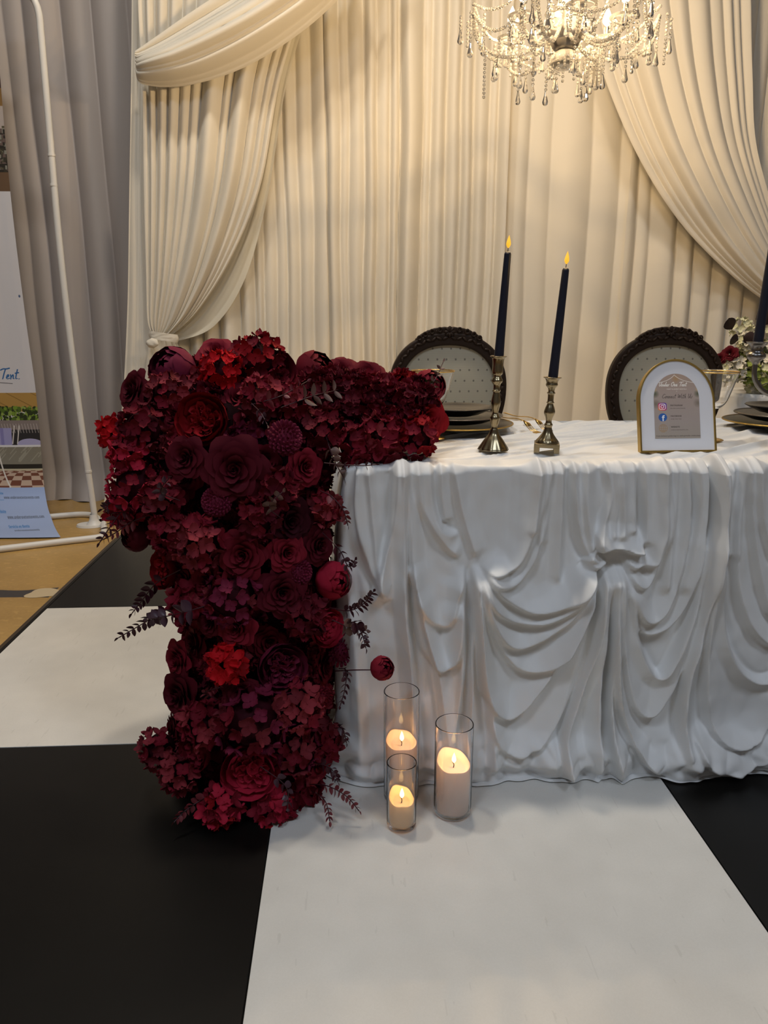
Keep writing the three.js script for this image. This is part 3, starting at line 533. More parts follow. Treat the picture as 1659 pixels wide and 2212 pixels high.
function makeGoblet(k) {
  const t = new THREE.Group(), top = 0.185, y0 = 0.085;
  const o = [[0.001, y0], [0.02, y0 + 0.004], [0.034, y0 + 0.02], [0.043 * k, y0 + 0.045], [0.052 * k, y0 + 0.075], [0.060 * k, top]], w = 0.0012;
  mesh('bowl', smoothLathe([...o, [0.060 * k - w, top], [0.052 * k - w, y0 + 0.075], [0.043 * k - w, y0 + 0.045], [0.034 - w, y0 + 0.02], [0.018, y0 + 0.006], [0.001, y0 + 0.003]], 56, 90), M.glass, t);
  mesh('rim', new THREE.TorusGeometry(0.0595 * k, 0.0016, 8, 72).rotateX(Math.PI / 2).translate(0, top, 0), M.gold, t);
  mesh('stem', smoothLathe([[0.001, y0], [0.009, y0 - 0.002], [0.005, y0 - 0.014], [0.0042, 0.045], [0.006, 0.016], [0.02, 0.006], [0.034, 0.003], [0.035, 0.0], [0.001, 0]], 32, 60), M.gold, t);
  return t;
}
const gob = makeGoblet(1);
place(gob, 'goblet', .241, TY + 0.003, -2.05, 'clear goblet with gold rim partly hidden behind the red flowers', 'glass', 'gold rimmed goblets');
place(gob.clone(), 'goblet', 1.001, TY + 0.003, -1.98, 'clear goblet with gold rim and stem behind the arched sign', 'glass', 'gold rimmed goblets');

// ---------- brass candlesticks and navy tapers ----------
function flutedLathe(pts, n, flute, m = 90) {
  const g = smoothLathe(pts, n, m), p = g.attributes.position;
  for (let i = 0; i < p.count; i++) { const x = p.getX(i), z = p.getZ(i), y = p.getY(i), a = Math.atan2(z, x), f = 1 + flute(y) * Math.cos(a * 10); p.setXYZ(i, x * f, y, z * f); }
  g.computeVertexNormals(); return g;
}
const flameShape = (h, r) => smoothLathe([[0.0002, 0], [r * 0.75, h * 0.16], [r, h * 0.36], [r * 0.62, h * 0.68], [r * 0.18, h * 0.92], [0.0002, h]], 16, 24);
function makeTaper(h) {
  const t = new THREE.Group();
  mesh('wax_body', smoothLathe([[0.001, 0], [0.0112, 0.001], [0.0110, h * 0.25], [0.0098, h * 0.6], [0.0084, h * 0.94], [0.0076, h * 0.99], [0.004, h + 0.001], [0.001, h + 0.001]], 24, 50), M.navy, t);
  mesh('wick', new THREE.CylinderGeometry(0.0009, 0.0011, 0.012, 8).translate(0, h + 0.006, 0), M.wick, t);
  const f = mesh('flame', flameShape(0.030, 0.0055).translate(0, h + 0.009, 0), M.led, t); f.userData.label = 'yellow flame-shaped light';
  const L = new THREE.PointLight(lin(1, 0.62, 0.2), 0.012); L.position.set(0, h + 0.02, 0); L.shadow.radius = 0.3; L.name = 'light'; t.add(L);
  return t;
}
{ // round-footed stick
  const z = -1.86, [x, y] = [.377, .785], h = 1.018 - TY;
  const t = thing('candlestick', 'taller brass candlestick with round flared foot', 'candlestick', [x, TY + 0.002, z]);
  const k = h / 0.235; t.rotation.z = -0.022;
  mesh('foot', flutedLathe([[0.001, 0.004], [0.036, 0.0], [0.038, 0.003], [0.034, 0.010], [0.024, 0.026], [0.014, 0.040], [0.010, 0.052]].map(p => [p[0], p[1] * k]), 60, yy => 0.03 * smooth(0.05, 0.0, yy)), M.brass, t);
  mesh('stem', smoothLathe([[0.010, 0.050], [0.0075, 0.058], [0.0105, 0.068], [0.013, 0.082], [0.008, 0.092], [0.0085, 0.10], [0.0125, 0.118], [0.0105, 0.135], [0.0085, 0.146], [0.011, 0.15], [0.0085, 0.154], [0.009, 0.165], [0.0145, 0.175], [0.0095, 0.186], [0.012, 0.193]].map(p => [p[0], p[1] * k]), 12, 110), M.brass, t);
  mesh('cup', smoothLathe([[0.011, 0.190], [0.0135, 0.196], [0.0135, 0.218], [0.0155, 0.230], [0.0205, 0.2345], [0.019, 0.2362], [0.0128, 0.232], [0.0118, 0.215], [0.001, 0.214]].map(p => [p[0], p[1] * k]), 32, 60), M.brass, t);
  const c = makeTaper(1.265 - 1.018 + 0.017); c.rotation.z = -0.05;
  place(c, 'taper_candle', x + 0.022 * h, TY + h - 0.0165, z, 'tall navy taper candle in the round-footed brass candlestick', 'candle', 'navy taper candles');
  c.rotation.y = 0;
}
{ // square-footed stick
  const z = -1.82, [x] = [.504, .787], h = .969 - TY;
  const t = thing('candlestick', 'shorter brass candlestick standing on a square four-legged foot', 'candlestick', [x, TY + 0.002, z]); t.rotation.z = -0.03; t.rotation.y = -0.25;
  const k = h / 0.20;
  const sq = [box(0.062, 0.010, 0.062, 0, 0.018, 0, 0.002)]; for (const a of [-1, 1]) for (const b of [-1, 1]) sq.push(box(0.014, 0.016, 0.014, a * 0.024, 0.008, b * 0.024, 0.002));
  mesh('foot', sq, M.brass, t);
  mesh('stem', flutedLathe([[0.001, 0.024], [0.026, 0.024], [0.027, 0.030], [0.020, 0.040], [0.013, 0.052], [0.009, 0.066], [0.0105, 0.074], [0.0075, 0.080], [0.008, 0.09], [0.0135, 0.106], [0.0115, 0.118], [0.0075, 0.13], [0.010, 0.1335], [0.0075, 0.138], [0.0078, 0.155], [0.0105, 0.159], [0.0075, 0.164], [0.0095, 0.174]].map(p => [p[0], p[1] * k]), 60, yy => 0.035 * smooth(0.06, 0.03, yy) * smooth(0.02, 0.03, yy), 120), M.brass, t);
  mesh('cup', smoothLathe([[0.009, 0.172], [0.0145, 0.180], [0.0135, 0.187], [0.017, 0.196], [0.022, 0.1995], [0.020, 0.2012], [0.0125, 0.196], [0.0118, 0.184], [0.001, 0.183]].map(p => [p[0], p[1] * k]), 32, 60), M.brass, t);
  const c = makeTaper(1.226 - .969 + 0.017); 
  place(c, 'taper_candle', x + 0.03 * h, TY + h - 0.0165, z, 'navy taper candle in the square-footed brass candlestick', 'candle', 'navy taper candles'); c.rotation.z = -0.065;
}
{ // candelabra at the right, one arm in view
  const z = -1.80, [cx, cy] = [1.006, 1.052], x0 = cx + 0.16;
  const t = thing('candelabra', 'grey metal candelabra with curved arms at the right end of table', 'candelabra', [x0, TY + 0.002, z]);
  const ty = cy - TY;
  mesh('base', flutedLathe([[0.001, 0], [0.062, 0], [0.064, 0.006], [0.05, 0.016], [0.028, 0.024], [0.014, 0.04], [0.010, 0.07]], 60, yy => 0.02 * smooth(0.04, 0, yy)), M.pewter, t);
  mesh('stem', smoothLathe([[0.010, 0.066], [0.017, 0.08], [0.009, 0.1], [0.012, 0.13], [0.009, ty - 0.05], [0.016, ty - 0.02], [0.01, ty], [0.001, ty]], 20, 60), M.pewter, t);
  const cup = smoothLathe([[0.006, -0.052], [0.010, -0.046], [0.017, -0.040], [0.0215, -0.034], [0.0205, -0.027], [0.0145, -0.020], [0.0165, -0.008], [0.025, 0], [0.024, 0.002], [0.0145, -0.006], [0.0125, -0.018], [0.001, -0.018]], 32, 70);
  for (const s of [-1, 1]) {
    const a = mesh('arm', tube([[0, ty - 0.03, 0], [s * 0.03, ty - 0.075, 0], [s * 0.08, ty - 0.125, 0], [s * 0.13, ty - 0.118, 0], [s * 0.157, ty - 0.085, 0], [s * 0.16, ty - 0.048, 0]], 0.0062, 40, 10), M.pewter, t);
    mesh('cup', cup.clone().translate(s * 0.16, ty, 0), M.pewter, t);
  }
  const c = makeTaper(0.27); place(c, 'taper_candle', cx, cy - 0.0165, z, 'navy taper candle in the grey candelabra arm at right edge', 'candle', 'navy taper candles'); c.rotation.z = -0.03;
  const c2 = makeTaper(0.27); place(c2, 'taper_candle', x0 + 0.16, cy - 0.0165, z, 'navy taper candle in the far right arm of the grey candelabra', 'candle', 'navy taper candles');
}

// ---------- arched sign ----------
const signTex = canvasTex(512, 768, (c, w, h) => {
  const g = c.createLinearGradient(0, 0, 0, h); g.addColorStop(0, '#b59c8b'); g.addColorStop(0.3, '#b3a198'); g.addColorStop(0.75, '#ab9f99'); g.addColorStop(1, '#a59b90'); c.fillStyle = g; c.fillRect(0, 0, w, h);
  for (const [x, y, r, col] of [[14, 240, 52, '80,88,64'], [10, 190, 34, '208,180,130'], [500, 240, 50, '80,88,64'], [500, 190, 34, '208,180,130'], [20, 360, 60, '120,112,96'], [500, 350, 60, '125,115,100'], [256, 60, 60, '190,150,105']]) { const q = c.createRadialGradient(x, y, 2, x, y, r); q.addColorStop(0, `rgba(${col},0.85)`); q.addColorStop(1, `rgba(${col},0)`); c.fillStyle = q; c.fillRect(0, 0, w, h); }
  c.strokeStyle = '#f4eee6'; c.lineWidth = 6; c.lineCap = 'round';
  c.beginPath(); c.moveTo(40, 108); c.quadraticCurveTo(180, 92, 240, 14); c.stroke(); c.beginPath(); c.moveTo(240, 14); c.quadraticCurveTo(310, 92, 470, 108); c.stroke();
  script(c, 'Under One Tent', 60, 150, 54, '#fbf7f0', 0.12);
  c.textAlign = 'center'; c.fillStyle = '#e9e0d6'; c.font = 'bold 19px sans-serif'; c.fillText('PARTY & EVENT RENTALS', 262, 190);
  c.fillRect(254, 206, 14, 4);
  script(c, 'Connect With Us', 92, 292, 55, '#2d2623', 0.07);
  const rowsY = [345, 472, 600];
  // photo-sharing mark
  { const y = rowsY[0], q = c.createLinearGradient(48, y + 96, 140, y); q.addColorStop(0, '#f5b44a'); q.addColorStop(0.35, '#e0405f'); q.addColorStop(0.7, '#9a2f9c'); q.addColorStop(1, '#4a3fb5'); c.fillStyle = q; c.beginPath(); c.roundRect(44, y, 98, 92, 24); c.fill();
    c.strokeStyle = '#fff'; c.lineWidth = 8; c.beginPath(); c.roundRect(58, y + 14, 70, 64, 18); c.stroke(); c.beginPath(); c.arc(93, y + 46, 16, 0, 7); c.stroke(); c.fillStyle = '#fff'; c.beginPath(); c.arc(114, y + 27, 5, 0, 7); c.fill(); }
  { const y = rowsY[1]; c.fillStyle = '#2a62b4'; c.beginPath(); c.arc(94, y + 46, 48, 0, 7); c.fill(); c.fillStyle = '#fff'; c.font = 'bold 92px sans-serif'; c.fillText('f', 98, y + 90); }
  { const y = rowsY[2]; c.strokeStyle = '#a98c68'; c.lineWidth = 5; for (const r of [46, 22]) { c.beginPath(); c.ellipse(94, y + 46, r, 46, 0, 0, 7); c.stroke(); } c.beginPath(); c.moveTo(48, y + 46); c.lineTo(140, y + 46); c.moveTo(94, y); c.lineTo(94, y + 92); c.moveTo(56, y + 20); c.lineTo(132, y + 20); c.moveTo(56, y + 72); c.lineTo(132, y + 72); c.stroke(); }
  c.textAlign = 'left';
  const rows = [['INSTAGRAM', '@underonetentevents'], ['FACEBOOK', 'Under One Tent'], ['WEBSITE', 'underonetentevents.com']];
  rows.forEach(([a, b], i) => { const y = rowsY[i]; c.fillStyle = 'rgba(120,105,92,0.5)'; c.fillRect(168, y + 4, 2, 84); c.fillStyle = '#3a322e'; c.font = 'bold 24px sans-serif'; c.fillText(a, 182, y + 40); c.font = '17px sans-serif'; c.fillText(b, 182, y + 72); });
  c.textAlign = 'center'; c.font = 'italic bold 18px serif'; c.fillStyle = '#3a322e'; c.fillText('From intimate gatherings to unforgettable celebrations', 262, 744);
});
{
  const z = -1.795, [xl] = [.736, .779], [xr] = [.933, .777], W = xr - xl, Hh = (1.009 - TY) / Math.cos(0.29), x = (xl + xr) / 2;
  const t = thing('arched_sign', 'gold framed arched sign with white mat and beige printed card', 'sign', [x, TY + 0.003, z], 0.03);
  t.rotation.order = 'YXZ'; t.rotation.x = -0.29;
  const arch = (w, h, y0 = 0, cls = THREE.Shape) => { const s = new cls(), r = w / 2, k = h - r * 1.08; s.moveTo(-r, y0); s.lineTo(r, y0); s.lineTo(r, y0 + k); s.absellipse(0, y0 + k, r, h - k, 0, Math.PI, false); s.lineTo(-r, y0); return s; };
  const fr = arch(W, Hh), b = 0.0032; fr.holes.push(arch(W - 2 * b, Hh - 2 * b, b, THREE.Path));
  mesh('frame', new THREE.ExtrudeGeometry(fr, { depth: 0.016, bevelEnabled: true, bevelSize: 0.0005, bevelThickness: 0.0005, bevelSegments: 2, curveSegments: 40 }).translate(0, 0, -0.016), M.frameGold, t);
  mesh('mat', new THREE.ExtrudeGeometry(arch(W - 2 * b, Hh - 2 * b, b), { depth: 0.003, bevelEnabled: false, curveSegments: 40 }).translate(0, 0, -0.006), std(lin(0.76, 0.77, 0.82), 0.7), t);
  const pw = W * 0.60, ph = Hh * 0.70, y0 = Hh * 0.145, pg = new THREE.ShapeGeometry(arch(pw, ph, y0), 40), p = pg.attributes.position, u = pg.attributes.uv;
  for (let i = 0; i < p.count; i++) u.setXY(i, p.getX(i) / pw + 0.5, (p.getY(i) - y0) / ph);
  mesh('printed_card', pg.translate(0, 0, -0.0024), phys(0xffffff, 0.5, { map: signTex }), t);
  mesh('back_easel', box(0.05, Hh * 0.72, 0.004, 0, Hh * 0.36, 0).rotateX(0.72).translate(0, 0.021, -0.135), M.dark, t);
}

// ---------- pillar candles in glass cylinders ----------
function pillarSet(x, z, R, Hg, Hw, waxMat, vLabel, cLabel, tilt) {
  const v = thing('glass_cylinder', vLabel, 'vase', [x, 0, z], 0, 'clear glass cylinder vases'), w = 0.0028;
  mesh('glass_wall', lathe([[0.0005, 0.0005], [R - 0.006, 0.0005], [R - 0.001, 0.004], [R, 0.010], [R, Hg - 0.002], [R - w / 2, Hg], [R - w, Hg - 0.002], [R - w, 0.016], [R - 0.010, 0.012], [0.0005, 0.011]], 72), M.glass, v);
  const c = thing('pillar_candle', cLabel, 'candle', [x, 0.0125, z], 0, 'lit white pillar candles'), rw = R - w - 0.0015;
  mesh('wax_body', surf(72, 40, (s, q) => {
    const a = s * Math.PI * 2 + Math.PI / 2, up = tilt * Math.pow(0.5 - 0.5 * Math.sin(a + 0.5), 2) + 0.0015 * Math.sin(a * 5);
    if (q < 0.5) { const t = q / 0.5; const bulge = 1 - 0.06 * Math.pow(1 - t, 6); return [Math.cos(a) * rw * bulge, t * (Hw + up), Math.sin(a) * rw * bulge]; }
    const t = (q - 0.5) / 0.5, r = rw * (1 - t); return [Math.cos(a) * r, Hw + up * Math.pow(1 - t, 2) - 0.010 * smooth(0, 0.35, t), Math.sin(a) * r];
  }), waxMat, c);
  mesh('wick', tube([[0, Hw - 0.010, 0], [0.001, Hw - 0.002, 0], [-0.003, Hw + 0.006, 0]], 0.0011, 10, 6), M.wick, c);
  mesh('flame', flameShape(0.026, 0.0052).translate(0.001, Hw + 0.002, 0), M.flame, c);
  const L = new THREE.PointLight(lin(1, 0.41, 0.12), CANDLE_POWER); L.position.set(0.001, Hw + 0.020, 0); L.shadow.radius = 0.13; L.name = 'light'; c.add(L);
}
pillarSet(...[.122, -1.548], 0.0415, 0.28, 0.135, M.wax, 'tallest clear glass cylinder holding a candle, beside the red rosebud', 'white pillar candle burning in the tallest glass cylinder', 0.014);
pillarSet(...[.237, -1.488], 0.0435, 0.228, 0.112, M.wax, 'medium clear glass cylinder standing rightmost on the white floor', 'white pillar candle in the rightmost glass cylinder', 0.022);
pillarSet(...[.115, -1.445], 0.0335, 0.162, 0.055, M.waxCream, 'shortest clear glass cylinder standing in front of the tallest one', 'short cream pillar candle in the smallest glass cylinder', 0.018);
//PART2
// ---------- flowers: petal shapes in unit size, facing +y ----------
const D = Math.PI / 180;
function wrapPetal({ a0, span, r0, L, tilt, lip, y0 = -0.35, ruffle = 0.03, nu = 8, nv = 6 }) {
  const sd = rr(0, 90), ti = tilt * D;
  return surf(nu, nv, (s, v) => {
    const u = s * 2 - 1, w = span * D / 2 * (0.5 + 0.5 * Math.sin(v * Math.PI * 0.66)), a = a0 + u * w, q = v * (1 - 0.24 * u * u - 0.06 * Math.abs(u));
    const r = r0 + L * Math.sin(ti) * q + lip * Math.pow(q, 5) + 0.045 * u + ruffle * v * nz(u * 2.2, v * 2, sd), y = y0 + L * Math.cos(ti) * q - lip * 0.8 * Math.pow(q, 8) + ruffle * v * v * nz(u * 3, 7, sd);
    return [Math.cos(a) * r, y, Math.sin(a) * r];
  });
}
function shellPetal({ a0, span, R, th0 = 8, th1 = 110, ruffle = 0.03, open = 0, nu = 8, nv = 7 }) {
  const sd = rr(0, 90);
  return surf(nu, nv, (s, v) => {
    const u = s * 2 - 1, q = v * (1 - 0.20 * u * u), th = lerp(th0, th1, q) * D, w = span * D / 2 * (0.45 + 0.55 * Math.sin(v * Math.PI * 0.62)), a = a0 + u * w;
    const r = R * (Math.sin(th) + open * Math.pow(q, 3)) + 0.03 * u + ruffle * q * nz(u * 2.5, q * 2, sd);
    return [Math.cos(a) * r, -R * Math.cos(th) * 0.92 + ruffle * q * nz(u * 3, 4, sd), Math.sin(a) * r];
  });
}
function roseKit() {
  const heart = [], outer = [];
  const rings = [[2, .04, .80, 2, .05, 260], [3, .09, .84, 6, .10, 190], [4, .15, .86, 14, .15, 140], [5, .20, .86, 27, .20, 118]];
  rings.forEach(([n, r0, L, tilt, lip, span], k) => { for (let i = 0; i < n; i++) heart.push(wrapPetal({ a0: (i / n + k * 0.31) * 6.283 + rr(-.15, .15), span, r0, L: L * rr(.94, 1.06), tilt: tilt + rr(-3, 3), lip })); });
  for (let i = 0; i < 5; i++) heart.push(wrapPetal({ a0: (i / 5 + 0.1) * 6.283, span: 112, r0: .2, L: .9, tilt: 42 + rr(-4, 4), lip: .24, ruffle: .06 }));
  for (let i = 0; i < 6; i++) outer.push(wrapPetal({ a0: i / 6 * 6.283 + rr(-.15, .15), span: 104, r0: .2, L: rr(.86, .98), tilt: 57 + rr(-8, 8), lip: .30, ruffle: .10 }));
  return { heart: merge(heart), outer };
}
function peonyKit(open) {
  const heart = [], outer = [];
  for (let i = 0; i < 7; i++) outer.push(shellPetal({ a0: i / 7 * 6.283 + rr(-.1, .1), span: 92, R: .92, th1: open ? 100 + rr(-8, 8) : 135 + rr(-8, 8), ruffle: .05, open: open ? .08 : -0.05 }));
  for (let i = 0; i < 6; i++) heart.push(shellPetal({ a0: i / 6 * 6.283 + .4, span: 90, R: .78, th1: open ? 100 + rr(-10, 8) : 150, ruffle: .06 }));
  if (open) for (let i = 0; i < 34; i++) { const a = i * 2.4, r = .10 + .36 * Math.sqrt(i / 34); heart.push(wrapPetal({ a0: rr(0, 6.28), span: rr(150, 260), r0: .05, L: rr(.42, .62), tilt: rr(10, 26), lip: .07, y0: -.5, ruffle: .12, nu: 6, nv: 4 }).translate(Math.cos(a) * r, 0, Math.sin(a) * r)); }
  else for (let i = 0; i < 5; i++) heart.push(shellPetal({ a0: i * 1.26, span: 110, R: .62, th1: 168, ruffle: .06 }));
  return { heart: merge(heart), outer };
}
function dahliaGeo(n, R, len, wid) {
  const list = [];
  const scoop = surf(4, 4, (s, v) => { const u = s * 2 - 1, w = wid * (0.35 + 0.65 * Math.sin(Math.PI * Math.min(1, v * 0.72 + 0.05))) * (v > .9 ? .75 : 1); return [u * w, len * v, -(1 - u * u) * wid * 0.55 * v + 0.02 * v * v]; });
  for (let i = 0; i < n; i++) {
    const t = (i + .5) / n, th = Math.acos(1 - t * 1.18), a = i * 2.39996, dir = V(Math.sin(th) * Math.cos(a), Math.cos(th), Math.sin(th) * Math.sin(a));
    const k = lerp(.55, 1.05, Math.sqrt(t)), q = new THREE.Quaternion().setFromUnitVectors(V(0, 1, 0), dir);
    list.push(scoop.clone().rotateY(Math.PI / 2 - a).scale(k, k, k).applyQuaternion(q).translate(dir.x * (R - len) * .9, dir.y * (R - len) * .75 - .15, dir.z * (R - len) * .9));
  }
  list.push(ball(R * .62, 0, -.12, 0, 1, .8, 1, 14));
  return merge(list);
}
function floretGeo() {
  const list = [];
  for (let i = 0; i < 4; i++) {
    const wob = rr(-.2, .2), up = rr(.0, .5), k = rr(.86, 1.12);
    list.push(surf(4, 5, (s, v) => { const u = s * 2 - 1, w = .50 * Math.pow(Math.sin(Math.PI * clamp(.03 + .93 * Math.pow(v, 1.2))), .72); return [u * w * k, up * v * v + .20 * u * u * v - .06 * Math.sin(v * 3.1), (v * 1.08 - .05 * u * u * v) * k]; }).rotateY(i * Math.PI / 2 + wob));
  }
  list.push(ball(.08, 0, .05, 0, 1, 1, 1, 6));
  return merge(list);
}
reseed(404);
const roses = [roseKit(), roseKit(), roseKit()], peonies = [peonyKit(true), peonyKit(true)], globes = [peonyKit(false), peonyKit(false)];
const dahlias = [dahliaGeo(95, .95, .34, .125), dahliaGeo(80, .95, .30, .13)], pom = dahliaGeo(130, .95, .2, .06), florets = [floretGeo(), floretGeo(), floretGeo()];
const petalMat = (r, g, b, rough = .7) => phys(lin(r, g, b), rough, { specularIntensity: .22 });
const C = {
  black: petalMat(0.0395, 0.0036, 0.0086), dark: petalMat(0.0881, 0.0059, 0.0132), burg: petalMat(0.1331, 0.0070, 0.0153), wine: petalMat(.1927, .0103, .0225), red: petalMat(.2738, .0075, .0122),
  bright: petalMat(.5070, .0075, .0131), crimson: petalMat(.4056, .0168, .0421), plum: petalMat(0.1491, 0.0132, 0.0367), dusty: petalMat(.2636, .0318, .0421), rosewood: petalMat(.1521, .0187, .0262),
  leafDark: phys(lin(.050, .010, .016), .45), leafPurple: phys(lin(.085, .040, .055), .38), leafRed: phys(lin(.16, .022, .028), .5), leafDusk: phys(lin(.13, .065, .05), .5),
};
const UP = V(0, 1, 0);
function leafGeo(L, W, bend = .2) { return surf(4, 6, (s, v) => { const u = s * 2 - 1, w = W * Math.pow(Math.sin(Math.PI * Math.pow(v, .85)), .8); return [u * w, L * v, bend * L * v * v - .25 * w * u * u]; }); }
function sprigGeos(pts, n, L, W, sdir, bend = .25) {   // stem along the points, leaf pairs along it
  const c = new THREE.CatmullRomCurve3(pts.map(p => V(...p))), leaves = [];
  for (let i = 1; i <= n; i++) {
    const t = .15 + .85 * i / n, p = c.getPoint(Math.min(1, t)), tan = c.getTangent(Math.min(1, t)), k = (1.1 - .55 * t) * rr(.85, 1.15);
    const side = V().crossVectors(tan, sdir).normalize(), roll = rr(-.9, .9);
    for (const s of i === n ? [0] : [-1, 1]) {
      const dir = tan.clone().multiplyScalar(s ? .55 : 1).addScaledVector(side, s * .85).addScaledVector(sdir, rr(.0, .5)).normalize();
      leaves.push(leafGeo(L * k, W * k, bend).rotateY(roll).applyQuaternion(new THREE.Quaternion().setFromUnitVectors(UP, dir)).translate(p.x, p.y, p.z));
    }
  }
  return { stem: new THREE.TubeGeometry(c, Math.max(8, pts.length * 6), .0013, 5), leaves: merge(leaves) };
}

// ---------- the red floral arrangement ----------
const arr = thing('floral_arrangement', 'dense burgundy and red flower arrangement cascading from table top to floor', 'floral arrangement');
const taken = [], instanced = [];
let floretsLeft = 300;
function orient(o, x, y, z, r, nx, ny, nzz, spin) {
  o.position.set(x, y, z); o.scale.setScalar(r);
  o.quaternion.setFromUnitVectors(UP, V(nx, ny, nzz).normalize()); o.rotateY(spin ?? rr(0, 6.28));
}
function part(name) { const g = new THREE.Group(); g.name = name; arr.add(g); return g; }
function bloom(kind, col, x, y, z, r, nx, ny, nzz, tones) {
  taken.push([x, y, z, r]);
  const m = C[col];
  if (kind === 'hydrangea') return hydrangea(col, x, y, z, r, nx, ny, nzz, true);
  if (kind === 'dahlia' || kind === 'pompom') { const o = mesh(kind === 'dahlia' ? 'dahlia' : 'pompom', kind === 'pompom' ? pom : dahlias[taken.length % 2], m, arr); orient(o, x, y, z, r, nx, ny, nzz); return o; }
  const kit = kind === 'rose' ? roses[taken.length % 3] : kind === 'peony' ? peonies[taken.length % 2] : globes[taken.length % 2];
  const g = part(kind === 'globe' ? 'peony_bud' : kind); orient(g, x, y, z, r, nx, ny, nzz);
  mesh('bloom_heart', kit.heart, m, g); for (const p of kit.outer) mesh('petal', p, m, g);
  return g;
}
function hydrangea(col, x, y, z, r, nx, ny, nzz, named) {
  const q = new THREE.Quaternion().setFromUnitVectors(UP, V(nx, ny, nzz).normalize()), n = Math.round(clamp(r / .0024, 12, 24)), fr = .0195 * rr(.9, 1.12), spin = rr(0, 6.28);
  const tone = { bright: ['bright', 'red'], dusty: ['dusty', 'wine', 'rosewood'], plum: ['plum', 'burg', 'rosewood'], crimson: ['crimson', 'wine', 'red'], red: ['red', 'wine', 'burg'], wine: ['wine', 'burg', 'dusty'], burg: ['burg', 'dark', 'rosewood'], dark: ['dark', 'burg'] }[col] || [col];
  let g = null; if (named) { g = part('hydrangea'); g.position.set(x, y, z); mesh('flower_core', new THREE.IcosahedronGeometry(r * .74, 1), C.black, g); }
  for (let i = 0; i < n; i++) {
    const t = (i + .5) / n, th = Math.acos(1 - t * 1.12), a = i * 2.39996 + spin, d = V(Math.sin(th) * Math.cos(a), Math.cos(th), Math.sin(th) * Math.sin(a)).applyQuaternion(q);
    const k = rr(.86, 1.06), f = { d: d.clone().add(V(rr(-.35, .35), rr(-.35, .35), rr(-.35, .35))).normalize(), p: d.multiplyScalar(r * k - .004), s: fr * rr(.8, 1.2), c: tone[Math.floor(Math.pow(rnd(), 1.5) * tone.length)], spin: rr(0, 6.28), v: Math.floor(rr(0, 3)) };
    if (g && f.d.z > .45 && floretsLeft > 0 && i < 13) { floretsLeft--; const o = mesh('floret', florets[f.v], C[f.c], g); orient(o, f.p.x, f.p.y, f.p.z, f.s, f.d.x, f.d.y, f.d.z, f.spin); }
    else instanced.push({ ...f, p: f.p.add(V(x, y, z)) });
  }
  return g;
}
reseed(90210);
// peonies and big open blooms
const PEONY = [
  ['peony', 'red', -.316, .895, -1.644, .061, -.21, .33, .92], ['globe', 'plum', -.414, .991, -1.831, .064, -.45, .55, .7], ['globe', 'crimson', -.031, .52, -1.633, .049, .68, .11, .72], ['peony', 'crimson', -.045, .417, -1.597, .047, .65, .11, .75], ['peony', 'plum', -.146, .355, -1.523, .058, .34, .13, .93],
  ['peony', 'crimson', -.223, .123, -1.48, .068, .1, .01, 1], ['globe', 'burg', -.076, .983, -1.955, .056, .65, .47, .6], ['globe', 'dark', -.486, .625, -1.667, .04, -.71, .11, .7], ['peony', 'wine', -.355, .15, -1.519, .044, -.54, .03, .84], ['peony', 'red', -.432, .543, -1.662, .047, -.71, .11, .69], ['globe', 'wine', .218, .944, -1.914, .047, .39, .52, .76], ['peony', 'burg', -.166, .988, -1.826, .058, .45, .54, .71],
];
const ROSE = [
  ['dark', -.512, .943, -1.841, .047, -.67, .34, .66], ['wine', -.309, 1.031, -1.848, .04, -.05, .71, .71], ['dark', -.238, .797, -1.568, .061, .09, .17, .98], ['wine', -.091, .789, -1.625, .041, .62, .14, .78], ['black', -.126, .678, -1.584, .049, .51, .14, .85], ['wine', -.132, .61, -1.562, .039, .41, .15, .9], ['burg', -.226, .613, -1.546, .05, -.06, .16, .99], ['dark', -.144, .525, -1.545, .049, .31, .15, .94],
  ['dark', -.306, .456, -1.552, .031, -.48, .13, .87], ['wine', -.245, .452, -1.53, .041, -.24, .15, .96], ['wine', -.395, .342, -1.606, .041, -.68, .11, .72], ['dark', -.391, .268, -1.577, .053, -.65, .1, .75], ['burg', .06, .966, -1.947, .046, .09, .64, .76], ['red', .197, .876, -1.799, .052, .4, .25, .88], ['burg', -.011, .979, -1.966, .041, 0, .69, .72], ['dark', -.34, .821, -1.579, .043, -.33, .18, .92], ['burg', .128, .879, -1.802, .041, .12, .27, .95], ['dark', -.064, .61, -1.615, .038, .64, .12, .76], ['burg', -.309, .55, -1.562, .039, -.46, .14, .88], ['dark', -.238, .305, -1.504, .039, -.11, .14, .98], ['wine', -.075, .077, -1.579, .042, .7, .02, .72],
];
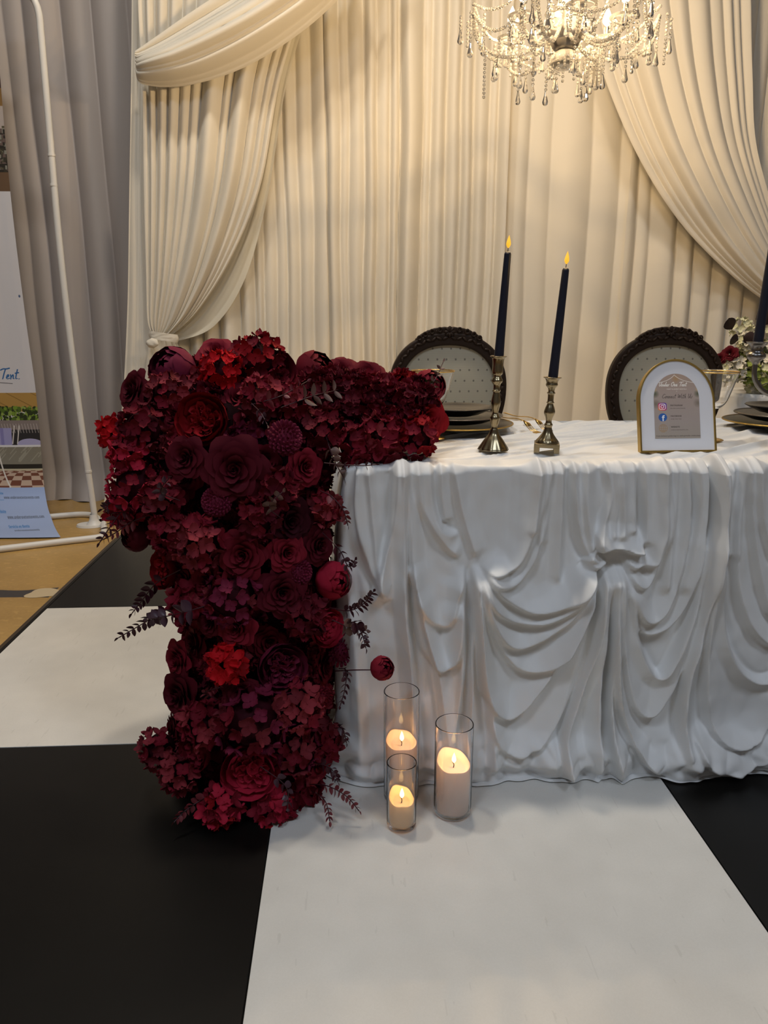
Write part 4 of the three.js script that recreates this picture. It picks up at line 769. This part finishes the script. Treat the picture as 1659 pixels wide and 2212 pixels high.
const HYD = [
  ['dusty', -.403, .941, -1.75, .051, -.48, .37, .8], ['bright', -.289, .99, -1.791, .048, -.02, .61, .79], ['red', -.208, 1.013, -1.847, .063, .34, .63, .7], ['bright', -.528, .858, -1.727, .036, -.71, .21, .68], ['burg', -.45, .873, -1.668, .053, -.6, .25, .76], ['crimson', -.464, .754, -1.64, .064, -.65, .13, .74], ['crimson', -.495, .695, -1.666, .048, -.7, .12, .7], ['dusty', -.318, .638, -1.563, .058, -.38, .15, .91],
  ['plum', -.252, .519, -1.542, .063, -.26, .15, .96], ['bright', -.265, .37, -1.521, .045, -.3, .14, .94], ['plum', -.215, .247, -1.498, .08, .07, .1, .99], ['dusty', -.121, .26, -1.529, .061, .5, .11, .86], ['dusty', -.453, .113, -1.606, .049, -.72, .04, .7], ['dusty', -.388, .089, -1.544, .049, -.64, .01, .77], ['crimson', -.289, .042, -1.478, .048, -.35, -.04, .94], ['crimson', -.179, .017, -1.496, .045, .52, -.04, .86], ['wine', -.12, .01, -1.565, .053, .69, -.02, .72],
  ['burg', -.07, .139, -1.579, .051, .68, .05, .73], ['dusty', -.194, .931, -1.712, .053, .31, .39, .87], ['wine', .079, .836, -1.721, .058, .12, .1, .99], ['red', .166, .839, -1.729, .05, .27, .11, .96], ['wine', .02, .828, -1.704, .049, 0, .06, 1], ['burg', .094, .879, -1.803, .052, .12, .27, .95], ['burg', -.052, .859, -1.713, .051, .69, .22, .69], ['wine', -.125, .921, -1.731, .047, .53, .34, .78], ['burg', -.398, .727, -1.595, .05, -.54, .14, .83], ['wine', -.381, .657, -1.582, .044, -.51, .14, .85],
  ['crimson', -.475, .82, -1.649, .045, -.66, .16, .74], ['burg', -.15, .747, -1.582, .044, .44, .15, .88], ['dusty', -.053, .688, -1.648, .038, .68, .12, .72], ['plum', -.124, .152, -1.523, .055, .55, .04, .84], ['red', .148, .947, -1.916, .036, .1, .57, .82], ['wine', -.352, .493, -1.587, .044, -.6, .12, .79], ['burg', -.189, .691, -1.561, .046, .28, .16, .95], ['wine', -.324, .233, -1.515, .052, -.45, .08, .89], ['dark', -.096, .466, -1.558, .046, .5, .13, .86],
];
const DAH = [['dahlia', 'plum', -.129, .858, -1.616, .046, .52, .23, .82], ['dahlia', 'burg', .028, .889, -1.819, .045, 0, .31, .95], ['pompom', 'red', .117, .929, -1.887, .035, .11, .47, .87], ['pompom', 'red', -.427, .617, -1.623, .018, -.66, .12, .74], ['dahlia', 'plum', -.104, .563, -1.568, .035, .49, .14, .86], ['dahlia', 'plum', -.014, .328, -1.656, .043, .73, .1, .68], ['dahlia', 'plum', -.279, .729, -1.559, .038, -.12, .17, .98], ['dahlia', 'burg', -.06, .246, -1.581, .033, .67, .1, .74]];
for (const a of PEONY) bloom(...a);
for (const a of ROSE) bloom('rose', ...a);
for (const a of DAH) bloom(...a);
for (const a of HYD) bloom('hydrangea', ...a);
// the frame that carries the flowers: rows of height, left, right, centre depth, half depth
const CORE = [
  [0.004, -.36, -.133, -1.60, .10], [.018, -.421, -.074, -1.66, .14], [.152, -.45, -.045, -1.70, .14], [.324, -.405, -.03, -1.71, .14],
  [.471, -.417, -.023, -1.73, .15], [.642, -.487, -.049, -1.77, .16], [.792, -.522, -.036, -1.81, .18], [.905, -.517, -.065, -1.88, .19], [.983, -.477, -.136, -1.95, .15], [1.018, -.335, -.218, -1.95, .05],
];
function coreAt(t, a) { // t along the rows, a: angle, 0 faces the camera
  const f = clamp(t) * (CORE.length - 1), i = Math.min(CORE.length - 2, Math.floor(f)), k = f - i, R = CORE[i].map((v, j) => lerp(v, CORE[i + 1][j], k)), w = (R[2] - R[1]) / 2;
  return [(R[1] + R[2]) / 2 + Math.sin(a) * w, R[0], R[3] + Math.cos(a) * R[4]];
}
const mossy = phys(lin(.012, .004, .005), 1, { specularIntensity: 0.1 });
mesh('foam_core', [surf(48, 60, (s, t) => { const p = coreAt(t, s * 6.2832), k = .90 + .07 * nz(s * 14, t * 16, 2); const c = coreAt(t, 0), d = coreAt(t, Math.PI), mx = (c[0] + d[0]) / 2, mz = (c[2] + d[2]) / 2; return [mx + (p[0] - mx) * k, p[1], mz + (p[2] - mz) * k]; }),
  surf(32, 30, (s, t) => { const a = s * 6.2832, th = t * Math.PI, r = Math.sin(th), x = lerp(-.10, .217, t); const q = Math.pow(r, .4), k = lerp(1.1, .85, t); return [x, .785 + .085 * k + .078 * k * q * Math.sin(a), -1.87 + .14 * q * Math.cos(a)]; })], mossy, arr);
// smaller hydrangea heads and roses fill the gaps
{
  let tries = 0;
  const free = (x, y, z, r) => taken.every(([a, b, c, q]) => Math.hypot(a - x, b - y, c - z) > (q + r) * .62);
  const cols = ['burg', 'dark', 'wine', 'plum', 'burg', 'dark', 'wine', 'dusty'];
  for (; tries < 900; tries++) {
    const t = rnd(), a = rr(-1.9, 1.9), p = coreAt(t, a), r = rr(.024, .038), n = V(Math.sin(a), t > .8 ? .8 : .12, Math.cos(a) * .9).normalize();
    p[0] -= n.x * .028; p[1] -= n.y * .02; p[2] -= n.z * .028;
    if (p[1] < r * .7 || !free(p[0], p[1], p[2], r) || (p[0] > .0 && p[1] < .78 && p[2] < -1.62)) continue;
    taken.push([p[0], p[1], p[2], r]);
    if (tries % 3 === 0) bloom('rose', cols[tries % 3], p[0] + n.x * .02, p[1], p[2] + n.z * .02, r * 1.15, n.x, n.y, n.z);
    else hydrangea(cols[tries % 8], ...p, r, n.x, n.y, n.z, false);
  }
  for (tries = 0; tries < 500; tries++) {
    const t = rr(.02, .97), a = rr(-1.3, 1.9), x = lerp(-.08, .217, t), r = rr(.026, .038), k = lerp(1.15, .9, t), y = .785 + .09 * k + .07 * k * Math.cos(a), z = -1.88 + .125 * Math.sin(a);
    if (y - r < TY - .02 || !free(x, y, z, r)) continue; taken.push([x, y, z, r]);
    hydrangea(cols[tries % 8], x, y, z, r, .1, Math.cos(a), Math.sin(a), false);
  }
  const im = new THREE.InstancedMesh(florets[0], petalMat(1, 1, 1), instanced.length); im.name = 'small_florets'; im.userData.kind = 'stuff';
  const o = new THREE.Object3D(); instanced.forEach((f, i) => { orient(o, f.p.x, f.p.y, f.p.z, f.s, f.d.x, f.d.y, f.d.z, f.spin); o.updateMatrix(); im.setMatrixAt(i, o.matrix); im.setColorAt(i, C[f.c].color); });
  arr.add(im);
}
// leaf sprigs
reseed(1717);
function sprig(mat, pts, n, L, W, bend) { const g = part('leaf_sprig'), s = sprigGeos(pts, n, L, W, V(0, .2, 1).normalize(), bend); mesh('stem', s.stem, C.leafDark, g); mesh('leaves', s.leaves, C[mat], g); return g; }
sprig('leafDusk', [[-.143, .917, -1.673], [-.074, .939, -1.708], [-.003, .953, -1.784], [-.006, .969, -1.814]], 9, .030, .0062);
sprig('leafRed', [[-.208, .925, -1.659], [-.147, .941, -1.676], [-.087, .969, -1.746]], 6, .022, .006);
sprig('leafDusk', [[-.045, .858, -1.666], [-.028, .806, -1.648], [-.006, .76, -1.657]], 5, .026, .010);
sprig('leafRed', [[-.079, .898, -1.692], [-.028, .868, -1.709], [.037, .834, -1.689]], 6, .022, .008);
sprig('leafDark', [[-.047, .804, -1.6], [-.002, .803, -1.58], [.043, .803, -1.57], [.065, .805, -1.57]], 5, .016, .0035);
sprig('leafRed', [[-.057, .738, -1.616], [-.028, .735, -1.56], [-.006, .707, -1.55], [.003, .675, -1.55]], 8, .020, .007);
sprig('leafDark', [[-.055, .641, -1.618], [-.015, .612, -1.57], [.005, .577, -1.56], [.017, .593, -1.56]], 8, .020, .007);
sprig('leafDark', [[-.041, .476, -1.574], [.009, .487, -1.53], [.04, .51, -1.52], [.056, .533, -1.52]], 11, .022, .006);
sprig('leafDark', [[-.01, .394, -1.605], [.014, .462, -1.52], [.031, .438, -1.51], [.039, .405, -1.51]], 9, .022, .008);
sprig('leafDusk', [[-.035, .463, -1.536], [.007, .438, -1.546], [.043, .408, -1.599]], 6, .022, .009);
sprig('leafDark', [[-.022, .316, -1.595], [-.005, .331, -1.55], [-.009, .29, -1.54], [-.02, .249, -1.54]], 8, .018, .006);
sprig('leafDark', [[-.038, .162, -1.62], [-.013, .172, -1.56], [-.007, .147, -1.55]], 6, .02, .008);
sprig('leafRed', [[-.099, .039, -1.553], [-.043, .086, -1.47], [-.006, .066, -1.46], [.02, .036, -1.45]], 10, .020, .0055);
sprig('leafRed', [[-.107, .019, -1.57], [-.054, .052, -1.46], [-.046, .019, -1.44]], 7, .020, .006);
sprig('leafDark', [[-.096, .117, -1.528], [-.043, .114, -1.5], [-.027, .091, -1.48]], 7, .02, .007);
sprig('leafPurple', [[-.297, .511, -1.519], [-.345, .497, -1.518], [-.406, .473, -1.547], [-.463, .436, -1.624]], 7, .030, .012);
sprig('leafDark', [[-.379, .492, -1.579], [-.427, .46, -1.6], [-.476, .431, -1.6], [-.524, .403, -1.6]], 10, .024, .007);
sprig('leafDark', [[-.372, .566, -1.596], [-.44, .52, -1.63], [-.475, .478, -1.63], [-.498, .45, -1.63]], 9, .024, .008);
sprig('leafDark', [[-.424, .714, -1.605], [-.49, .701, -1.62], [-.52, .666, -1.61], [-.549, .627, -1.61]], 9, .026, .006);
sprig('leafRed', [[-.426, .693, -1.605], [-.482, .669, -1.62], [-.513, .648, -1.62], [-.542, .632, -1.62]], 7, .022, .005);
sprig('leafDark', [[-.422, .745, -1.604], [-.485, .73, -1.63], [-.522, .709, -1.63], [-.542, .699, -1.63]], 7, .024, .006);
sprig('leafRed', [[-.286, .091, -1.476], [-.338, .061, -1.47], [-.366, .051, -1.45], [-.387, .038, -1.43]], 8, .022, .007);
sprig('leafPurple', [[-.196, .156, -1.452], [-.141, .105, -1.448], [-.14, .046, -1.455]], 6, .022, .009);
sprig('leafDusk', [[-.137, .692, -1.543], [-.161, .729, -1.518], [-.133, .758, -1.521]], 5, .022, .009);
sprig('leafRed', [[-.287, .3, -1.489], [-.309, .328, -1.47], [-.273, .349, -1.452]], 7, .018, .005);
sprig('leafPurple', [[-.353, .735, -1.551], [-.388, .758, -1.534], [-.364, .791, -1.518]], 5, .024, .009);
sprig('leafPurple', [[-.205, .929, -1.65], [-.179, .912, -1.6], [-.165, .893, -1.574]], 4, .022, .009);
sprig('leafDusk', [[.187, .929, -1.838], [.219, .961, -1.84], [.248, 1.005, -1.889]], 5, .02, .006);
// a single rosebud on a bare stem reaching over the cloth
{
  const b = [.075, .361, -1.5], s = [-.031, .297, -1.62];
  const g = part('rosebud'); orient(g, b[0], b[1], b[2], .030, .45, .55, .7, 1);
  mesh('bloom_heart', globes[0].heart, C.wine, g); for (const p of globes[0].outer) mesh('petal', p, C.wine, g);
  const st = part('bud_stem'); mesh('stem', tube([s, [.013, .348, -1.52], [.055, .355, -1.505]], .0016, 16, 6), C.leafDark, st);
  const sep = []; for (let i = 0; i < 5; i++) sep.push(leafGeo(.021, .006, .2).rotateX(.5).rotateY(i * 1.257)); mesh('sepals', merge(sep).applyQuaternion(new THREE.Quaternion().setFromUnitVectors(UP, V(.9, -.1, .1).normalize())).translate(...[.049, .36, -1.495]), M.leafGreen, st);
  const sep2 = []; for (let i = 0; i < 5; i++) sep2.push(leafGeo(.028, .008, .3).rotateX(.7).rotateY(i * 1.257));
  mesh('sepals', merge(sep2).applyQuaternion(new THREE.Quaternion().setFromUnitVectors(UP, V(.4, .6, -.2).normalize())).translate(...[.206, .943, -1.852]), M.leafGreen, arr);
}

// ---------- white flowers on a draped pedestal ----------
{
  const z = -3.55, x = 2.043, y = .778;
  reseed(66);
  const f = pleats(-.2, 1.2, .03, .07);
  const ped = thing('draped_pedestal', 'pedestal under white gathered cloth carrying the white flowers at right', 'pedestal', [x, 0, z]);
  mesh('column', new THREE.CylinderGeometry(.19, .20, y - .01, 32).translate(0, (y - .01) / 2, 0), M.whitePlastic, ped);
  mesh('cloth', surf(150, 50, (s, v) => { const a = s * 6.2832; if (v < .2) { const r = .215 * v / .2; return [Math.cos(a) * r, y, Math.sin(a) * r]; } const t = (v - .2) / .8, r = .217 + .02 * t + .5 * f(s) * t + .02 * Math.pow(t, 6); return [Math.cos(a) * r, lerp(y, .004, t), Math.sin(a) * r]; }), M.cloth, ped);
  const W = { white: petalMat(.70, .66, .55, .7), cream: petalMat(.62, .62, .42, .7), green: petalMat(.25, .30, .07, .7), maroon: petalMat(.09, .005, .010), leaf: phys(lin(.035, .018, .018), .45) };
  const t = thing('white_arrangement', 'white and green hydrangea arrangement with dark leaves behind the right goblet', 'floral arrangement', [x, y, z]);
  const vase = mesh('bowl', smoothLathe([[.001, 0], [.05, .0], [.06, .02], [.085, .06], [.09, .075], [.082, .078], [.001, .06]], 40, 40), M.whitePlastic, t);
  const P = [['white', [1.862, .938, -3.45], .052], ['cream', [1.855, 1.075, -3.48], .05], ['white', [1.856, 1.017, -3.42], .04], ['white', [1.766, .892, -3.34], .055], ['white', [1.75, .912, -3.36], .045], ['green', [1.876, .877, -3.4], .05], ['white', [1.96, .95, -3.42], .055], ['green', [1.939, .847, -3.38], .05], ['white', [1.966, .89, -3.36], .055], ['cream', [2, 1.075, -3.5], .06], ['white', [2.069, 1.012, -3.45], .07], ['green', [1.935, .968, -3.5], .05], ['cream', [2.062, .845, -3.4], .06], ['white', [1.933, .81, -3.44], .04]];
  for (const [c, p, r] of P) {
    const g = new THREE.Group(); g.name = 'hydrangea'; t.add(g); g.position.set(p[0] - x, p[1] - y, p[2] - z);
    for (let i = 0; i < 20; i++) { const q = (i + .5) / 20, th = Math.acos(1 - q * 1.5), a = i * 2.4, d = V(Math.sin(th) * Math.cos(a), Math.cos(th), Math.sin(th) * Math.sin(a)).applyQuaternion(new THREE.Quaternion().setFromUnitVectors(UP, V(-.2, .4, .9).normalize())); const o = mesh('floret', florets[i % 3], W[i % 5 === 4 && c !== 'green' ? 'cream' : c], g); orient(o, d.x * r * .9, d.y * r * .9, d.z * r * .9, .019, d.x + rr(-.3, .3), d.y, d.z); }
  }
  for (const [p, L, w, d] of [[[1.849, 1.116, -3.35], .115, .045, [.9, .35, .1]], [[1.773, 1.072, -3.4], .07, .03, [-.5, .7, .3]], [[1.817, 1.039, -3.38], .06, .03, [.9, -.2, .3]], [[1.762, 1.004, -3.38], .07, .035, [.2, -.9, .3]], [[1.786, 1.025, -3.36], .055, .026, [-.9, .1, .3]]])
    mesh('dark_leaf', leafGeo(L, w, .12).applyQuaternion(new THREE.Quaternion().setFromUnitVectors(UP, V(...d).normalize())).translate(p[0] - x, p[1] - y, p[2] - z), W.leaf, t);
  for (const [p, r] of [[[1.739, .967, -3.33], .032], [[1.701, .946, -3.34], .024]]) { const g = new THREE.Group(); g.name = 'red_bloom'; t.add(g); orient(g, p[0] - x, p[1] - y, p[2] - z, r, -.5, .3, .8); mesh('bloom_heart', roses[1].heart, W.maroon, g); for (const q of roses[1].outer) mesh('petal', q, W.maroon, g); }
  mesh('foliage_core', ball(.14, 1.997 - x, .925 - y, .0, 1, .75, .6, 16), std(lin(.03, .035, .015), 1), t);
}

// ---------- crystal chandelier ----------
{
  const K = 1.17, z = -2.8, x = .764, H = py => 0;
  const yb = 2.049, t = thing('chandelier', 'crystal chandelier with bead swags and teardrop pendants hanging above the table', 'chandelier', [x, yb, z]); t.scale.setScalar(K);
  const dy = { bulb: (2.114 - yb) / K, cup: (1.958 - yb) / K, cupTop: (1.997 - yb) / K };
  mesh('chain', [new THREE.CylinderGeometry(.006, .006, 2.9, 10).translate(0, 1.85, 0)], M.chrome, t);
  mesh('center_column', smoothLathe([[.001, -.02], [.02, -.015], [.014, .03], [.03, .07], [.018, .11], [.022, .2], [.04, .25], [.015, .3], [.012, .42], [.001, .42]], 32, 70), M.crystal, t);
  mesh('metal_bowl', smoothLathe([[.001, -.046], [.012, -.045], [.034, -.036], [.046, -.010], [.050, .020], [.052, .045], [.054, .048], [.05, .05], [.001, .05]], 40, 60), std(lin(.16, .15, .14), .35, .8), t);
  mesh('finial_rod', new THREE.CylinderGeometry(.006, .009, .05, 12).translate(0, -.058, 0), M.chrome, t);
  mesh('glass_collar', surf(96, 14, (s, v) => { const a = s * 6.2832, w = 1 + .12 * v * Math.cos(a * 8), r = lerp(.035, .082, Math.pow(v, .7)) * w; return [Math.cos(a) * r, -.025 + .075 * v - .03 * v * v * v, Math.sin(a) * r]; }), phys(0xffffff, .04, { transmission: 1, thickness: .003, ior: 1.55 }), t);
  mesh('glass_cup', smoothLathe([[.001, dy.cup - .012], [.02, dy.cup - .012], [.038, dy.cup], [.041, dy.cup + .014], [.030, dy.cup + .03], [.018, dy.cupTop + .004], [.015, dy.cupTop], [.026, dy.cup + .026], [.036, dy.cup + .012], [.034, dy.cup + .002], [.001, dy.cup - .006]], 48, 70), M.crystal, t);
  const bead = new THREE.IcosahedronGeometry(1, 0), beadR = .0052;
  const string = (pts, r = beadR, gap = 2.0) => { const c = new THREE.CatmullRomCurve3(pts.map(p => V(...p))), n = Math.max(2, Math.round(c.getLength() / (r * gap))), list = []; for (let i = 0; i <= n; i++) { const p = c.getPointAt(i / n); list.push(bead.clone().rotateY(i).scale(r, r, r).translate(p.x, p.y, p.z)); } return merge(list); };
  const dropGeo = new THREE.LatheGeometry([[.0001, .5], [.10, .38], [.20, .05], [.34, -.30], [.30, -.42], [.16, -.5], [.0001, -.5]].map(p => new THREE.Vector2(...p)), 8).toNonIndexed(); dropGeo.computeVertexNormals();
  const pendants = [];
  function pendant(px, pz, y0, y1, big) { // a strand of beads ending in a teardrop
    const g = new THREE.Group(); g.name = 'pendant_strand'; t.add(g); g.position.set(px, 0, pz);
    const dl = big ? Math.min(.042, (y0 - y1) * .6) : 0;
    if (y0 - y1 - dl > .008) mesh('beads', string([[0, y0, 0], [0, (y0 + y1 + dl) / 2, 0], [0, y1 + dl, 0]], beadR * .95, 2.2), M.crystal, g);
    if (dl) mesh('teardrop', dropGeo.clone().scale(dl * .62, dl, dl * .62).rotateY(rr(0, 3)).translate(0, y1 + dl / 2, 0), M.crystal, g);
  }
  const bulb = flameShape(.052, .0135), arms = 6, ra = .165;
  const dish = smoothLathe([[.001, 0], [.012, 0], [.034, .008], [.041, .015], [.04, .017], [.012, .004], [.001, .004]], 32, 30);
  for (let i = 0; i < arms; i++) {
    const a = Math.PI / 2 + i * Math.PI / 3 + .03, cx = Math.cos(a), cz = Math.sin(a), q = r => [cx * r, cz * r], yb2 = dy.bulb;
    const A = new THREE.Group(); A.name = 'lamp_arm'; t.add(A);
    const curve = [[0.03, .0], [.07, -.03], [.12, -.045], [.155, -.015], [ra, yb2 - .055]].map(([r, y]) => [cx * r, y, cz * r]);
    mesh('glass_arm', string(curve, .0068, 1.25), M.crystal, A);
    mesh('dish', dish.clone().translate(cx * ra, yb2 - .055, cz * ra), M.crystal, A);
    mesh('candle_sleeve', new THREE.CylinderGeometry(.0085, .0085, .045, 16).translate(cx * ra, yb2 - .03, cz * ra), M.chrome, A);
    mesh('bulb', bulb.clone().translate(cx * ra, yb2 - .006, cz * ra), M.bulb, A);
    const L = new THREE.PointLight(lin(1, .69, .36), CHANDELIER_POWER); L.position.set(cx * ra, yb2 + .018, cz * ra); L.shadow.radius = .6; L.name = 'light'; A.add(L);
    for (let k = 0; k < 6; k++) { const b = a + k * 1.047; pendant(cx * ra + Math.cos(b) * .038, cz * ra + Math.sin(b) * .038, yb2 - .045, yb2 - .045 - rr(.05, .075), k % 2 === 0); }
    // outer crystal hooks with hanging swags between them
    const a2 = a + Math.PI / 6, R2 = .27, ox = Math.cos(a2) * R2, oz = Math.sin(a2) * R2, a3 = a2 + Math.PI / 3;
    mesh('outer_arm', string([[Math.cos(a2) * .04, .02, Math.sin(a2) * .04], [Math.cos(a2) * .12, -.05, Math.sin(a2) * .12], [Math.cos(a2) * .2, -.055, Math.sin(a2) * .2], [Math.cos(a2) * .26, -.01, Math.sin(a2) * .26], [ox, .05, oz]], .006, 1.25), M.crystal, A);
    for (const [r0, r1, sag, y0] of [[R2, R2, .075, .05], [R2, ra, .05, .045], [ra, .05, .06, .05], [R2, R2, .045, .075]]) {
      const s = r0 === r1, b0 = a2, b1 = s ? a3 : r1 === ra ? a : a2, p0 = [Math.cos(b0) * r0, y0, Math.sin(b0) * r0], p1 = [Math.cos(b1) * r1, y0, Math.sin(b1) * r1];
      mesh('bead_swag', string([0, .25, .5, .75, 1].map(u => [lerp(p0[0], p1[0], u), y0 - sag * 4 * u * (1 - u), lerp(p0[2], p1[2], u)]), beadR, 1.9), M.crystal, t);
    }
    for (let k = 0; k < 5; k++) { const b = a2 + k * 1.257; pendant(ox + Math.cos(b) * .036, oz + Math.sin(b) * .036, .042, .042 - rr(.06, .14), k !== 1); }
    pendant(Math.cos(a2) * .2, Math.sin(a2) * .2, -.058, -.058 - rr(.04, .085), true);
    pendant(Math.cos(a) * .115, Math.sin(a) * .115, -.045, -.045 - rr(.07, .12), true);
  }
  // the long strands that show lowest, where they hang in the photograph
  for (const [p, q, big] of [[[.487, 1.986, -2.78], 1.848, 0], [[.534, 2.029, -2.85], 1.931, 1], [[.586, 1.943, -2.68], 1.848, 1], [[.643, 1.995, -2.73], 1.827, 1], [[.7, 1.936, -2.78], 1.825, 1], [[.727, 1.931, -2.75], 1.855, 1], [[.839, 1.982, -2.82], 1.901, 1], [[.83, 1.974, -2.75], 1.831, 1], [[.879, 1.985, -2.8], 1.881, 1], [[.954, 1.989, -2.73], 1.885, 1], [[1.066, 2.048, -2.82], 1.967, 1], [[.916, 2, -2.75], 1.925, 1], [[1.007, 2.025, -2.78], 1.943, 1]])
    pendant((p[0] - x) / K, (p[2] - z) / K, (p[1] - yb) / K, (q - yb) / K, !!big);
  for (let k = 0; k < 14; k++) { const b = k / 14 * 6.283; pendant(Math.cos(b) * .04, Math.sin(b) * .04, dy.cup + .004, dy.cup - .012 - (k % 2) * .02, k % 3 === 0); }
}
//END2
for (const o of scene.children) o.traverse(q => { if (q.isMesh) { q.castShadow = true; q.receiveShadow = true; } if (q.isPointLight) q.castShadow = true; });
renderer.render(scene, camera);
